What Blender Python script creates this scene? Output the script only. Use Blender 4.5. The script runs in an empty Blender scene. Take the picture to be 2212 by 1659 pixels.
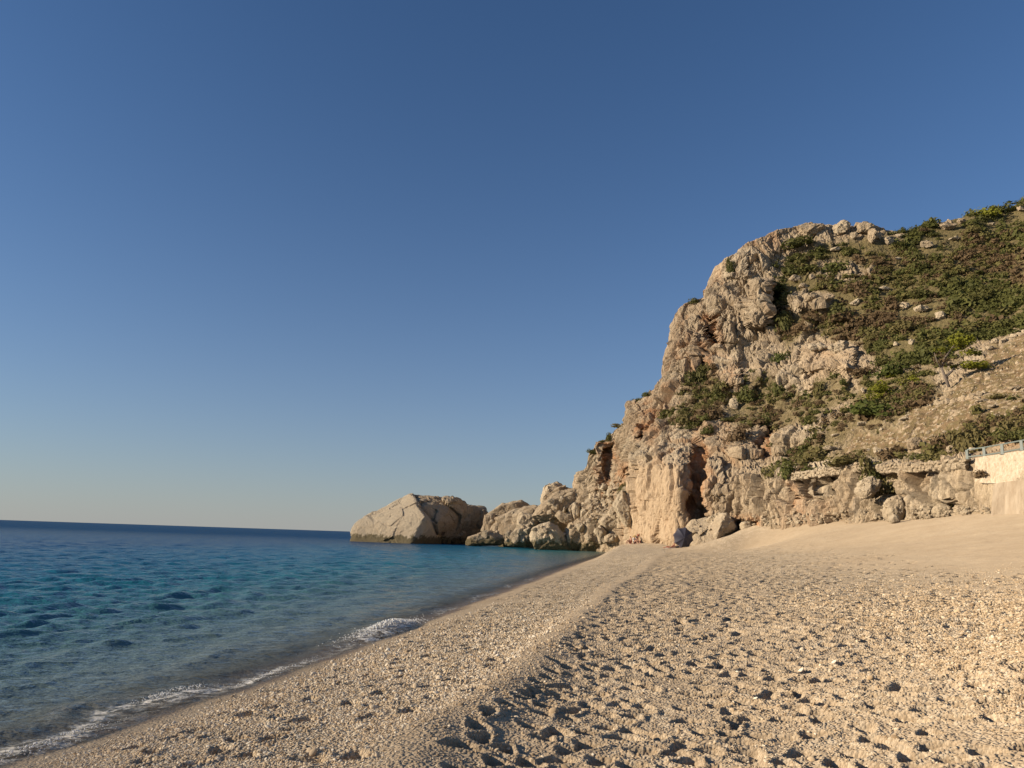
import bpy, bmesh, math, random
import numpy as np
from mathutils import Vector, Matrix, noise as mnoise
from mathutils.bvhtree import BVHTree

R = math.radians
rng = np.random.default_rng(7)
random.seed(7)
scene = bpy.context.scene
col = scene.collection

# ------------------------------------------------------------------ camera, sky, sun, exposure
EYE = np.array([0.0, 0.0, 2.1])
FPX = 740.0                        # focal length in pixels of a 1024 px wide picture
PITCH, ROLL = R(11.65), R(1.9)
fwd = np.array([0.0, math.cos(PITCH), math.sin(PITCH)])
r0 = np.array([1.0, 0.0, 0.0]); u0 = np.array([0.0, -math.sin(PITCH), math.cos(PITCH)])
cright = r0 * math.cos(ROLL) + u0 * math.sin(ROLL)
cup = u0 * math.cos(ROLL) - r0 * math.sin(ROLL)
cam = bpy.data.cameras.new('camera')
cam.sensor_width = 36.0; cam.lens = 36.0 * FPX / 1024.0
cam.clip_start = 0.05; cam.clip_end = 30000.0
cam_o = bpy.data.objects.new('camera', cam); col.objects.link(cam_o)
cam_o.matrix_world = Matrix(((cright[0], cup[0], -fwd[0], EYE[0]), (cright[1], cup[1], -fwd[1], EYE[1]),
                             (cright[2], cup[2], -fwd[2], EYE[2]), (0, 0, 0, 1)))
scene.camera = cam_o

SUN_AZ, SUN_EL = 258.0, 15.5       # degrees clockwise from +Y, and above the horizon
world = bpy.data.worlds.new('World'); scene.world = world; world.use_nodes = True
wn = world.node_tree
sky = wn.nodes.new('ShaderNodeTexSky'); sky.sky_type = 'NISHITA'; sky.sun_disc = False
sky.sun_elevation = R(SUN_EL); sky.sun_rotation = R(SUN_AZ)
sky.altitude = 0; sky.air_density = 1.0; sky.dust_density = 0.3; sky.ozone_density = 6.0
# a pale band of haze low over the horizon, the same all round
tcg = wn.nodes.new('ShaderNodeTexCoord'); sxyz = wn.nodes.new('ShaderNodeSeparateXYZ'); wn.links.new(tcg.outputs['Generated'], sxyz.inputs[0])
def wmath(op, a, b=0.0):
    nd = wn.nodes.new('ShaderNodeMath'); nd.operation = op
    for k, v in ((0, a), (1, b)):
        if isinstance(v, float): nd.inputs[k].default_value = v
        else: wn.links.new(v, nd.inputs[k])
    return nd.outputs[0]
haze_f = wmath('MULTIPLY', wmath('EXPONENT', wmath('MULTIPLY', wmath('MAXIMUM', sxyz.outputs[2], 0.0), -6.3)), 0.72)
hz = wn.nodes.new('ShaderNodeMix'); hz.data_type = 'RGBA'; hz.inputs[7].default_value = (3.55, 3.55, 3.5, 1)
wn.links.new(haze_f, hz.inputs[0]); wn.links.new(sky.outputs[0], hz.inputs[6]); wn.links.new(hz.outputs[2], wn.nodes['Background'].inputs[0])
wn.nodes['Background'].inputs[1].default_value = 0.07
sun = bpy.data.lights.new('sun', 'SUN'); sun.energy = 4.7; sun.angle = R(0.53); sun.color = (1.0, 0.86, 0.67)
sun_o = bpy.data.objects.new('sun', sun); col.objects.link(sun_o)
sdir = Vector((math.sin(R(SUN_AZ)) * math.cos(R(SUN_EL)), math.cos(R(SUN_AZ)) * math.cos(R(SUN_EL)), math.sin(R(SUN_EL))))
sun_o.rotation_euler = sdir.to_track_quat('Z', 'Y').to_euler()
sun_o.location = (-60, -40, 60)
scene.view_settings.view_transform = 'Standard'; scene.view_settings.look = 'None'
scene.view_settings.gamma = 1.0; scene.view_settings.use_curve_mapping = False
scene.view_settings.exposure = 0.72
scene.render.engine = 'CYCLES'
scene.cycles.max_bounces = 5; scene.cycles.transparent_max_bounces = 8

# ------------------------------------------------------------------ measuring: photo position (2212 px wide) + distance -> place in the world
S = 1024.0 / 2212.0
def ray(u, y):
    u = np.asarray(u, float) * S; y = np.asarray(y, float) * S
    return (fwd * FPX + cright * (u[..., None] - 512.0) - cup * (y[..., None] - 384.0))
def W(u, y, D):
    d = ray(u, y); D = np.asarray(D, float)
    return EYE + d * (D / d[..., 1])[..., None]
def WZ(u, y, z):
    d = ray(u, y); return EYE + d * ((np.asarray(z, float) - EYE[2]) / d[..., 2])[..., None]
def MPP(D):                        # metres per 2212-scale pixel at distance D
    return D / FPX * S

# ------------------------------------------------------------------ numpy noise
def _h(ix, iy, iz, seed):
    h = (ix.astype(np.uint32) * np.uint32(374761393) + iy.astype(np.uint32) * np.uint32(668265263)
         + iz.astype(np.uint32) * np.uint32(2147483647) + np.uint32(seed * 974711 % 4294967295))
    h = (h ^ (h >> np.uint32(13))) * np.uint32(1274126177)
    h = (h ^ (h >> np.uint32(15))) * np.uint32(2246822519)
    return ((h ^ (h >> np.uint32(16))) & np.uint32(0xffffff)).astype(np.float32) / np.float32(16777215)
def vnoise(p, seed=0):
    f = np.floor(p); i = f.astype(np.int64).astype(np.int32); t = (p - f).astype(np.float32)
    t = t * t * t * (t * (t * 6 - 15) + 10)
    out = 0
    for a in (0, 1):
        wx = t[:, 0] if a else 1 - t[:, 0]
        for b in (0, 1):
            wy = t[:, 1] if b else 1 - t[:, 1]
            for c in (0, 1):
                wz = t[:, 2] if c else 1 - t[:, 2]
                out = out + wx * wy * wz * _h(i[:, 0] + a, i[:, 1] + b, i[:, 2] + c, seed)
    return out * 2 - 1
def fbm(p, octv=4, seed=0, gain=0.5):
    o = 0; a = 1.0; q = p
    for k in range(octv):
        o = o + a * vnoise(q, seed + k * 17); q = q * 2.03 + 11.3; a *= gain
    return o
def ridged(p, octv=4, seed=0, gain=0.5):
    o = 0; a = 1.0; q = p
    for k in range(octv):
        o = o + a * (1 - 2 * np.abs(vnoise(q, seed + k * 13))); q = q * 2.07 + 5.7; a *= gain
    return o
def worley(p, seed=0, facet=False):
    fac = 0.0
    f = np.floor(p); i = f.astype(np.int64).astype(np.int32); fr = (p - f).astype(np.float32)
    n = len(p); F1 = np.full(n, 9, np.float32); F2 = np.full(n, 9, np.float32); cid = np.zeros(n, np.float32)
    for a in (-1, 0, 1):
        for b in (-1, 0, 1):
            for c in (-1, 0, 1):
                x, y, z = i[:, 0] + a, i[:, 1] + b, i[:, 2] + c
                ex, ey, ez = a + _h(x, y, z, seed) - fr[:, 0], b + _h(x, y, z, seed + 1) - fr[:, 1], c + _h(x, y, z, seed + 2) - fr[:, 2]
                d = ex * ex + ey * ey + ez * ez
                m = d < F1
                F2 = np.where(m, F1, np.minimum(F2, d))
                if facet:
                    g = ex * (_h(x, y, z, seed + 4) * 2 - 1) + ey * (_h(x, y, z, seed + 5) * 2 - 1) + ez * (_h(x, y, z, seed + 6) * 2 - 1)
                    fac = np.where(m, g, fac)
                cid = np.where(m, _h(x, y, z, seed + 3), cid); F1 = np.where(m, d, F1)
    if facet: return np.sqrt(F1), np.sqrt(F2), cid, fac
    return np.sqrt(F1), np.sqrt(F2), cid
def sstep(a, b, x):
    t = np.clip((x - a) / (b - a), 0, 1); return t * t * (3 - 2 * t)

# ------------------------------------------------------------------ mesh / object helpers
def mesh_from(name, verts, faces, smooth=True):
    me = bpy.data.meshes.new(name)
    verts = np.asarray(verts, np.float32); faces = np.asarray(faces, np.int32)
    k = faces.shape[1]
    me.vertices.add(len(verts)); me.vertices.foreach_set('co', verts.ravel())
    me.loops.add(faces.size); me.loops.foreach_set('vertex_index', faces.ravel())
    me.polygons.add(len(faces)); me.polygons.foreach_set('loop_start', np.arange(0, faces.size, k, dtype=np.int32))
    me.update(calc_edges=True)
    me.polygons.foreach_set('use_smooth', np.full(len(faces), smooth, bool))
    me.validate(); return me
def attr(me, name, data, domain='POINT'):
    a = me.attributes.new(name, 'FLOAT', domain); a.data.foreach_set('value', np.asarray(data, np.float32).ravel())
def link(name, me, mat=None, parent=None, label=None, cat=None, group=None, kind=None, loc=None):
    o = bpy.data.objects.new(name, me); col.objects.link(o)
    if mat is not None and me is not None and len(me.materials) == 0: me.materials.append(mat)
    if parent is not None: o.parent = parent
    if loc is not None: o.location = loc
    tag(o, label, cat, group, kind); return o
def tag(o, label=None, cat=None, group=None, kind=None):
    if label: o['label'] = label
    if cat: o['category'] = cat
    if group: o['group'] = group
    if kind: o['kind'] = kind
def grid_faces(nr, nc):
    a = (np.arange(nr - 1)[:, None] * nc + np.arange(nc - 1)[None, :]).ravel()
    return np.stack([a, a + 1, a + nc + 1, a + nc], 1)
def bm_mesh(bm, name, smooth=False):
    me = bpy.data.meshes.new(name); bm.normal_update(); bm.to_mesh(me); bm.free()
    if smooth: me.polygons.foreach_set('use_smooth', np.ones(len(me.polygons), bool))
    return me
def bm_box(bm, c, size, rot=None):
    m = Matrix.Translation(Vector(c)) @ (rot.to_4x4() if rot is not None else Matrix.Identity(4)) @ Matrix.Diagonal((*size, 1))
    return bmesh.ops.create_cube(bm, size=1.0, matrix=m)
def bm_tube(bm, p, r, seg=8):
    """tapered tube through the points p with radii r"""
    rings = []
    p = [Vector(q) for q in p]
    for i, q in enumerate(p):
        t = (p[min(i + 1, len(p) - 1)] - p[max(i - 1, 0)]).normalized()
        a = t.orthogonal().normalized(); b = t.cross(a)
        rings.append([bm.verts.new(q + (a * math.cos(k * 2 * math.pi / seg) + b * math.sin(k * 2 * math.pi / seg)) * r[i]) for k in range(seg)])
    for i in range(len(rings) - 1):
        for k in range(seg):
            bm.faces.new((rings[i][k], rings[i][(k + 1) % seg], rings[i + 1][(k + 1) % seg], rings[i + 1][k]))
    bm.faces.new(rings[0][::-1]); bm.faces.new(rings[-1])

# ------------------------------------------------------------------ materials
class NT:
    def __init__(s, name):
        s.m = bpy.data.materials.new(name); s.m.use_nodes = True; s.t = s.m.node_tree
        s.b = s.t.nodes['Principled BSDF']; s.out = s.t.nodes['Material Output']
        s.b.inputs['Diffuse Roughness'].default_value = 1.0; s.b.inputs['Roughness'].default_value = 0.9; s.b.inputs['Specular IOR Level'].default_value = 0.25
    def n(s, typ, **kw):
        nd = s.t.nodes.new(typ)
        for k, v in kw.items(): setattr(nd, k, v)
        return nd
    def l(s, a, b): s.t.links.new(a, b)
    def pos(s): return s.n('ShaderNodeNewGeometry').outputs['Position']
    def obj(s): return s.n('ShaderNodeTexCoord').outputs['Object']
    def map(s, v, sc):
        m = s.n('ShaderNodeMapping'); s.l(v, m.inputs['Vector']); m.inputs['Scale'].default_value = sc; return m.outputs[0]
    def noise(s, v, scale, detail=5, rough=0.55, dist=0.0):
        nd = s.n('ShaderNodeTexNoise'); s.l(v, nd.inputs['Vector']); nd.inputs['Scale'].default_value = scale
        nd.inputs['Detail'].default_value = detail; nd.inputs['Roughness'].default_value = rough; nd.inputs['Distortion'].default_value = dist
        return nd.outputs['Fac']
    def voro(s, v, scale, feature='F1', out='Distance', rnd=1.0):
        nd = s.n('ShaderNodeTexVoronoi'); nd.feature = feature; s.l(v, nd.inputs['Vector']); nd.inputs['Scale'].default_value = scale
        nd.inputs['Randomness'].default_value = rnd; return nd.outputs[out]
    def attr(s, name, typ='GEOMETRY'):
        nd = s.n('ShaderNodeAttribute'); nd.attribute_name = name; nd.attribute_type = typ; return nd.outputs['Fac']
    def ramp(s, f, stops, interp='LINEAR'):
        nd = s.n('ShaderNodeValToRGB'); s.l(f, nd.inputs[0]); e = nd.color_ramp.elements; nd.color_ramp.interpolation = interp
        while len(e) < len(stops): e.new(0.5)
        for k, (p, c) in enumerate(stops):
            e[k].position = p; e[k].color = (*c, 1) if isinstance(c, tuple) else (c, c, c, 1)
        return nd.outputs[0]
    def mix(s, f, a, b, mode='MIX'):
        nd = s.n('ShaderNodeMix', data_type='RGBA', blend_type=mode)
        for sock, v in ((nd.inputs[0], f), (nd.inputs[6], a), (nd.inputs[7], b)):
            if isinstance(v, (int, float)): sock.default_value = v
            elif isinstance(v, tuple): sock.default_value = (*v, 1)
            else: s.l(v, sock)
        return nd.outputs[2]
    def math(s, op, a, b=0.0, clamp=False):
        nd = s.n('ShaderNodeMath', operation=op, use_clamp=clamp)
        for sock, v in ((nd.inputs[0], a), (nd.inputs[1], b)):
            if isinstance(v, (int, float)): sock.default_value = v
            else: s.l(v, sock)
        return nd.outputs[0]
    def bump(s, h, strength, dist, prev=None):
        nd = s.n('ShaderNodeBump'); s.l(h, nd.inputs['Height']); nd.inputs['Strength'].default_value = strength
        nd.inputs['Distance'].default_value = dist
        if prev is not None: s.l(prev, nd.inputs['Normal'])
        return nd.outputs[0]
    def col(s, c): 
        if isinstance(c, tuple): s.b.inputs['Base Color'].default_value = (*c, 1)
        else: s.l(c, s.b.inputs['Base Color'])
    def nrm(s, n): s.l(n, s.b.inputs['Normal'])

def flat(name, c, rough=0.7, spec=0.25, noise_amt=0.12):
    t = NT(name); t.b.inputs['Roughness'].default_value = rough; t.b.inputs['Specular IOR Level'].default_value = spec
    f = t.noise(t.obj(), 6.0, 4)
    t.col(t.mix(t.math('MULTIPLY', f, noise_amt * 2), c, tuple(x * 0.55 for x in c))); return t.m

ROCK_PALE, ROCK_TAN, ROCK_GREY, ROCK_RUST = (0.53, 0.43, 0.295), (0.42, 0.315, 0.20), (0.25, 0.205, 0.155), (0.40, 0.19, 0.08)
def rock_colour(t, scale=1.0, pale=0.5, age=1.0):
    """limestone: cream to tan patches, grey weathering, rust stains, streaks down the face"""
    p = t.pos()
    big = t.noise(p, 0.12 * scale, 6, 0.6)
    c = t.mix(t.ramp(big, [(0.36 - 0.2 * (pale - 0.5), 0.0), (0.62 - 0.2 * (pale - 0.5), 1.0)]), ROCK_TAN, ROCK_PALE)
    st = t.noise(t.map(p, (1.2 * scale, 1.2 * scale, 0.12 * scale)), 1.0, 6, 0.65)
    c = t.mix(t.math('MULTIPLY', t.ramp(st, [(0.5, 0.0), (0.68, 1.0)]), 0.65 * age), c, ROCK_GREY)
    fine = t.noise(p, 2.2 * scale, 6, 0.7)
    c = t.mix(t.math('MULTIPLY', t.ramp(fine, [(0.46, 0.0), (0.62, 1.0)]), 0.5 * age), c, (0.25, 0.18, 0.115))
    sp = t.noise(p, 7.0 * scale, 3, 0.6)
    c = t.mix(t.math('MULTIPLY', t.ramp(sp, [(0.55, 0.0), (0.7, 1.0)]), 0.4), c, (0.62, 0.5, 0.36))
    return p, c
def mat_boulder(name, pale, algae=False):
    t = NT(name); p, c = rock_colour(t, 1.4, pale, 1.15 - 0.85 * pale)
    c = t.mix(0.22 * pale, c, (0.72, 0.6, 0.43))
    if algae:
        sep = t.n('ShaderNodeSeparateXYZ'); t.l(p, sep.inputs[0])
        z = t.math('ADD', sep.outputs[2], t.math('MULTIPLY', t.noise(p, 1.1, 4), -3.4))
        c = t.mix(t.math('MULTIPLY', t.ramp(t.math('MULTIPLY_ADD', z, 1.0), [(0.0, 1.0), (0.55, 0.0)]), 0.85), c, (0.11, 0.085, 0.035))
    t.col(c)
    b = t.bump(t.noise(p, 2.2, 9, 0.7), 1.0, 0.5)
    t.nrm(t.bump(t.noise(p, 8.0, 5, 0.7), 0.9, 0.14, b)); t.b.inputs['Roughness'].default_value = 0.95
    return t.m
M_boulder = mat_boulder('limestone_boulder', 0.62); M_boulder_sea = mat_boulder('limestone_boulder_tide_line', 0.95, True)
M_boulder_brown = mat_boulder('brown_limestone', 0.2, True); M_boulder_grey = mat_boulder('grey_limestone', 0.3)
M_boulder_white = mat_boulder('bleached_limestone', 1.0)

def mat_cliff():
    t = NT('cliff_rock_and_soil'); p, c = rock_colour(t, 1.0, 0.5)
    sz = t.n('ShaderNodeSeparateXYZ'); t.l(p, sz.inputs[0])   # the upper crag is older, greyer rock than the freshly broken foot
    hgt = t.math('ADD', sz.outputs[2], t.math('MULTIPLY', t.noise(p, 0.15, 4), 14.0))
    c = t.mix(t.math('MULTIPLY', t.ramp(t.math('DIVIDE', hgt, 60.0), [(0.3, 0.0), (0.62, 1.0)]), 0.17), c, (0.225, 0.175, 0.125))
    rust = t.math('MULTIPLY', t.attr('rust'), t.ramp(t.noise(p, 0.5, 5), [(0.3, 0.0), (0.6, 1.0)]))
    c = t.mix(rust, c, ROCK_RUST)
    c = t.mix(t.math('MULTIPLY', t.attr('pale'), 0.75), c, t.mix(t.noise(p, 0.8, 5), (0.47, 0.33, 0.2), (0.57, 0.43, 0.28)))
    soil = t.mix(t.ramp(t.noise(p, 0.7, 6, 0.65), [(0.38, 0.0), (0.62, 1.0)]), (0.15, 0.1, 0.05), (0.3, 0.2, 0.115))
    stones = t.voro(p, 2.2, out='Color')
    sepc = t.n('ShaderNodeSeparateColor'); t.l(stones, sepc.inputs[0])
    soil = t.mix(t.ramp(sepc.outputs[0], [(0.72, 0.0), (0.76, 0.9)]), soil, (0.47, 0.36, 0.24))
    dry = t.mix(t.ramp(t.noise(p, 1.6, 5, 0.6), [(0.42, 0.0), (0.6, 1.0)]), soil, (0.2, 0.15, 0.07))
    scrub = t.mix(t.noise(p, 1.2, 5, 0.7), (0.105, 0.096, 0.034), (0.235, 0.17, 0.085))
    g = t.mix(t.attr('veg'), dry, scrub)
    c = t.mix(t.attr('soil'), c, g)
    t.col(c)
    h = t.noise(t.map(p, (1.0, 1.0, 0.55)), 1.7, 9, 0.68)
    b = t.bump(h, 1.0, 0.55)
    t.nrm(t.bump(t.noise(p, 6.0, 5, 0.7), 0.8, 0.14, b)); t.b.inputs['Roughness'].default_value = 0.95
    return t.m
M_cliff = mat_cliff()

def mat_beach():
    t = NT('pebble_beach'); p = t.pos()
    peb = t.attr('peb'); wet = t.attr('wet')
    v1 = t.voro(p, 38.0, out='Color'); d1 = t.voro(p, 38.0)
    s1 = t.n('ShaderNodeSeparateColor'); t.l(v1, s1.inputs[0])
    v2 = t.voro(p, 19.0, out='Color'); d2 = t.voro(p, 19.0)
    s2 = t.n('ShaderNodeSeparateColor'); t.l(v2, s2.inputs[0])
    big = t.noise(p, 0.35, 5, 0.6)
    sand = t.mix(t.ramp(big, [(0.35, 0.0), (0.65, 1.0)]), (0.33, 0.255, 0.172), (0.39, 0.31, 0.215))
    sand = t.mix(t.math('MULTIPLY', t.noise(p, 90.0, 3, 0.7), 0.5), sand, (0.37, 0.25, 0.13))
    tone = t.ramp(s1.outputs[0], [(0.0, (0.34, 0.24, 0.14)), (0.35, (0.52, 0.39, 0.25)), (0.7, (0.62, 0.49, 0.33)), (1.0, (0.74, 0.64, 0.48))])
    tone2 = t.ramp(s2.outputs[1], [(0.0, (0.40, 0.29, 0.175)), (0.5, (0.57, 0.44, 0.29)), (1.0, (0.76, 0.66, 0.5))])
    pc = t.mix(t.ramp(s2.outputs[0], [(0.6, 0.0), (0.62, 1.0)]), tone, tone2)
    sand = t.mix(t.math('MULTIPLY', t.ramp(t.noise(p, 2.3, 5, 0.7), [(0.5, 0.0), (0.72, 1.0)]), 0.45), sand, (0.27, 0.2, 0.13))
    m = t.math('MULTIPLY', peb, t.ramp(t.noise(p, 1.3, 5, 0.65), [(0.28, 0.15), (0.62, 1.0)]))
    c = t.mix(m, sand, pc)
    c = t.mix(wet, c, (0.155, 0.108, 0.068))
    t.col(c)
    hh = t.math('ADD', t.math('MULTIPLY', d1, -0.5), t.math('MULTIPLY', d2, -0.5))
    b = t.bump(t.noise(p, 3.0, 6, 0.6), 0.5, 0.06)
    nb = t.n('ShaderNodeBump'); t.l(hh, nb.inputs['Height']); nb.inputs['Distance'].default_value = 0.045
    t.l(t.math('MULTIPLY_ADD', peb, 0.8), nb.inputs['Strength']); t.l(b, nb.inputs['Normal'])
    t.nrm(nb.outputs[0])
    t.l(t.math('SUBTRACT', 0.95, t.math('MULTIPLY', wet, 0.45)), t.b.inputs['Roughness'])
    return t.m
M_beach = mat_beach()

def mat_sea():
    t = NT('sea_water'); p = t.pos()
    d = t.attr('depth')
    c = t.ramp(t.math('DIVIDE', d, 12.0), [(0.0, (0.20, 0.175, 0.12)), (0.03, (0.13, 0.165, 0.135)), (0.09, (0.07, 0.17, 0.165)), (0.2, (0.02, 0.165, 0.195)),
                                           (0.42, (0.008, 0.13, 0.205)), (1.0, (0.005, 0.055, 0.145))])
    patch = t.noise(t.map(p, (0.05, 0.02, 0.05)), 1.0, 4, 0.6)
    c = t.mix(t.math('MULTIPLY', t.ramp(patch, [(0.4, 0.0), (0.65, 1.0)]), 0.25), c, (0.008, 0.05, 0.09))
    foam = t.math('MULTIPLY', t.attr('foam'), t.ramp(t.noise(p, 7.0, 6, 0.7), [(0.42, 0.0), (0.6, 1.0)]))
    c = t.mix(foam, c, (0.68, 0.64, 0.58))
    t.col(c)
    far = t.attr('far')
    w1 = t.noise(t.map(p, (0.75, 1.1, 1.0)), 2.6, 4, 0.6)
    w2 = t.noise(t.map(p, (0.38, 0.6, 1.0)), 1.0, 4, 0.6)
    nb = t.n('ShaderNodeBump'); t.l(w2, nb.inputs['Height']); nb.inputs['Distance'].default_value = 0.55
    t.l(far, nb.inputs['Strength'])
    wn_ = t.bump(t.noise(t.map(p, (0.7, 1.1, 1.0)), 8.0, 3, 0.6), 0.6, 0.03, t.bump(w1, 0.9, 0.13, nb.outputs[0]))
    tr = t.n('ShaderNodeBsdfTransparent'); mx = t.n('ShaderNodeMixShader')
    t.l(t.ramp(t.math('ADD', d, t.math('MULTIPLY', foam, 0.4)), [(0.0, 0.15), (0.28, 1.0)]), mx.inputs[0])
    # light scattered back from within the water does not follow the ripples; the mirror of its surface does
    up = t.n('ShaderNodeCombineXYZ'); up.inputs[2].default_value = 1.0
    nmix = t.n('ShaderNodeMix', data_type='VECTOR'); nmix.inputs[0].default_value = 0.8; t.l(up.outputs[0], nmix.inputs[4]); t.l(wn_, nmix.inputs[5])
    df = t.n('ShaderNodeBsdfDiffuse'); t.l(c, df.inputs[0]); t.l(nmix.outputs[1], df.inputs['Normal'])
    gl = t.n('ShaderNodeBsdfGlossy'); gl.inputs['Roughness'].default_value = 0.12; t.l(wn_, gl.inputs['Normal'])
    fr = t.n('ShaderNodeFresnel'); fr.inputs['IOR'].default_value = 1.33; t.l(wn_, fr.inputs['Normal'])
    m2 = t.n('ShaderNodeMixShader')                                   # far off, wave tops hide the grazing reflections
    t.l(t.math('MULTIPLY', t.math('MULTIPLY', fr.outputs[0], t.math('SUBTRACT', 1.0, t.math('MULTIPLY', far, 0.85))), t.math('SUBTRACT', 1.0, foam)), m2.inputs[0])
    t.l(df.outputs[0], m2.inputs[1]); t.l(gl.outputs[0], m2.inputs[2])
    t.l(tr.outputs[0], mx.inputs[1]); t.l(m2.outputs[0], mx.inputs[2]); t.l(mx.outputs[0], t.out.inputs[0])
    return t.m
M_sea = mat_sea()

def mat_leaf(name, a, b, c):
    t = NT(name)
    inf = t.n('ShaderNodeObjectInfo').outputs['Random']
    tint = t.attr('tint')
    k = t.mix(tint, a, b); k = t.mix(t.math('MULTIPLY', inf, 0.7), k, c); t.col(k)
    t.b.inputs['Roughness'].default_value = 0.75; t.b.inputs['Specular IOR Level'].default_value = 0.2
    tl = t.n('ShaderNodeBsdfTranslucent'); t.l(k, tl.inputs[0]); mx = t.n('ShaderNodeMixShader'); mx.inputs[0].default_value = 0.22
    t.l(t.b.outputs[0], mx.inputs[1]); t.l(tl.outputs[0], mx.inputs[2]); t.l(mx.outputs[0], t.out.inputs[0])
    return t.m
LEAF = {
    'green': mat_leaf('dark_green_leaves', (0.065, 0.074, 0.018), (0.15, 0.152, 0.04), (0.13, 0.115, 0.04)),
    'olive': mat_leaf('olive_leaves', (0.125, 0.112, 0.036), (0.21, 0.18, 0.062), (0.17, 0.13, 0.055)),
    'brown': mat_leaf('dry_brown_twigs', (0.125, 0.08, 0.04), (0.215, 0.148, 0.08), (0.165, 0.11, 0.055)),
    'yellow': mat_leaf('yellow_green_needles', (0.14, 0.15, 0.018), (0.27, 0.26, 0.028), (0.2, 0.2, 0.02)),
    'bright': mat_leaf('bright_green_leaves', (0.06, 0.078, 0.015), (0.115, 0.128, 0.028), (0.085, 0.095, 0.022)),
}
M_bark = flat('grey_bark', (0.19, 0.15, 0.12), 0.9)
M_rail = flat('grey_green_paint', (0.18, 0.205, 0.18), 0.5, 0.4)
def mat_wall():
    t = NT('whitewashed_masonry'); p = t.pos()
    f = t.noise(t.map(p, (2.2, 2.2, 1.4)), 2.6, 6, 0.7)
    c = t.mix(t.ramp(f, [(0.42, 0.0), (0.62, 1.0)]), (0.56, 0.47, 0.35), (0.43, 0.335, 0.225))
    t.col(c); t.nrm(t.bump(t.noise(p, 5.0, 6, 0.7), 0.8, 0.12)); return t.m
M_wall = mat_wall()
def mat_conc():
    t = NT('stained_concrete'); p = t.pos()
    f = t.noise(t.map(p, (1.6, 1.6, 0.25)), 1.5, 6, 0.65)
    c = t.mix(t.ramp(f, [(0.38, 0.0), (0.64, 1.0)]), (0.44, 0.355, 0.255), (0.34, 0.26, 0.175))
    t.col(c); t.nrm(t.bump(t.noise(p, 4.0, 6, 0.7), 0.6, 0.06)); return t.m
M_conc = mat_conc()
M_stone = mat_boulder('wall_stone', 0.6)

# ------------------------------------------------------------------ beach
shore_uy = np.array([(15, 1645), (206, 1589), (344, 1538), (516, 1486), (645, 1439), (786, 1389), (950, 1329), (1129, 1262), (1235, 1222.5), (1330, 1192.5)], float)
SH = WZ(shore_uy[:, 0], shore_uy[:, 1], 0.0)
o_ = np.argsort(SH[:, 1]); SHX, SHY = SH[o_, 0], SH[o_, 1]
SHX = np.concatenate([[SHX[0] - 0.22 * 8.4], SHX, [SHX[-1] + 6, SHX[-1] + 34]]); SHY = np.concatenate([[SHY[0] - 8.4], SHY, [SHY[-1] + 13, SHY[-1] + 70]])
berm_uy = np.array([(960, 1590), (1080, 1520), (1180, 1430), (1270, 1330), (1330, 1270)], float)
BM = WZ(berm_uy[:, 0], berm_uy[:, 1], 0.58)
BMX = np.concatenate([[BM[0, 0] - 0.1], BM[:, 0], [W(1450, 1185, 85)[0], W(1450, 1185, 85)[0] + 8]]); BMY = np.concatenate([[2.0], BM[:, 1], [85, 120]])
def sdist(X, Y): return X - np.interp(Y, SHY, SHX)
def sberm(X, Y): return X - np.interp(Y, BMY, BMX)
ctrl = []
for x, y in zip(SHX[1:-1], SHY[1:-1]): ctrl += [(x, y, 0.0)]
for x, y in zip(BMX, BMY): ctrl.append((x, y, 0.60 if y < 40 else 1.15))
for u, y, z in [(1106, 1659, .56), (1500, 1659, .58), (1900, 1659, .66), (2212, 1659, .8), (2212, 1500, .95), (2212, 1400, 1.05), (2212, 1290, 1.3), (1900, 1500, .8),
                (1900, 1350, 1.0), (1900, 1240, 1.25), (1600, 1400, .72), (1600, 1300, .85), (1600, 1215, 1.15), (1300, 1500, .52), (1420, 1300, .68), (2500, 1500, 1.15), (2500, 1300, 1.7)]:
    ctrl.append(tuple(WZ(u, y, z)))
for u, y, D in [(1600, 1188, 80), (1450, 1187, 85), (1476, 1204, 52), (1476, 1194, 68), (1476, 1183, 88), (1550, 1196, 66), (1520, 1182, 89), (1420, 1200, 62), (1400, 1186, 85), (1400, 1176, 98), (1350, 1181, 110), (2212, 1108, 49), (2100, 1113, 53.5), (1970, 1122, 62), (1900, 1127, 66), (1830, 1130, 71),
                (1740, 1134, 78), (1650, 1137, 84), (1610, 1140, 88), (2212, 1200, 28), (1900, 1180, 45), (1740, 1160, 66), (1740, 1190, 55), (1600, 1152, 84), (1570, 1166, 82),
                (1500, 1175, 96), (1440, 1170, 103), (1400, 1165, 108), (2500, 1100, 40), (2700, 1095, 37), (2500, 1200, 22)]:
    ctrl.append(tuple(W(u, y, D)))
ctrl += [(0, 1, .5), (3, 1, .65), (10, 2, 1.6), (25, 5, 3.0), (35, 20, 5.0), (45, 35, 6.0), (60, 60, 8.0), (45, 80, 7.0), (40, 110, 6.0), (30, 135, 3.0)]
ctrl = np.array(ctrl)
def tps_fit(P, z, lam=0.02):
    sc = 20.0; q = P / sc; n = len(q)
    d2 = ((q[:, None] - q[None]) ** 2).sum(2); K = 0.5 * d2 * np.log(d2 + 1e-12) + lam * np.eye(n) * 0.05
    A = np.zeros((n + 3, n + 3)); A[:n, :n] = K; A[:n, n] = 1; A[:n, n + 1:] = q; A[n, :n] = 1; A[n + 1:, :n] = q.T
    w = np.linalg.solve(A, np.concatenate([z, [0, 0, 0]]))
    def f(X, Y):
        X = np.asarray(X, float) / sc; Y = np.asarray(Y, float) / sc; o = w[n] + w[n + 1] * X + w[n + 2] * Y
        for i in range(n):
            r2 = (X - q[i, 0]) ** 2 + (Y - q[i, 1]) ** 2; o = o + w[i] * 0.5 * r2 * np.log(r2 + 1e-12)
        return o
    return f
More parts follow.
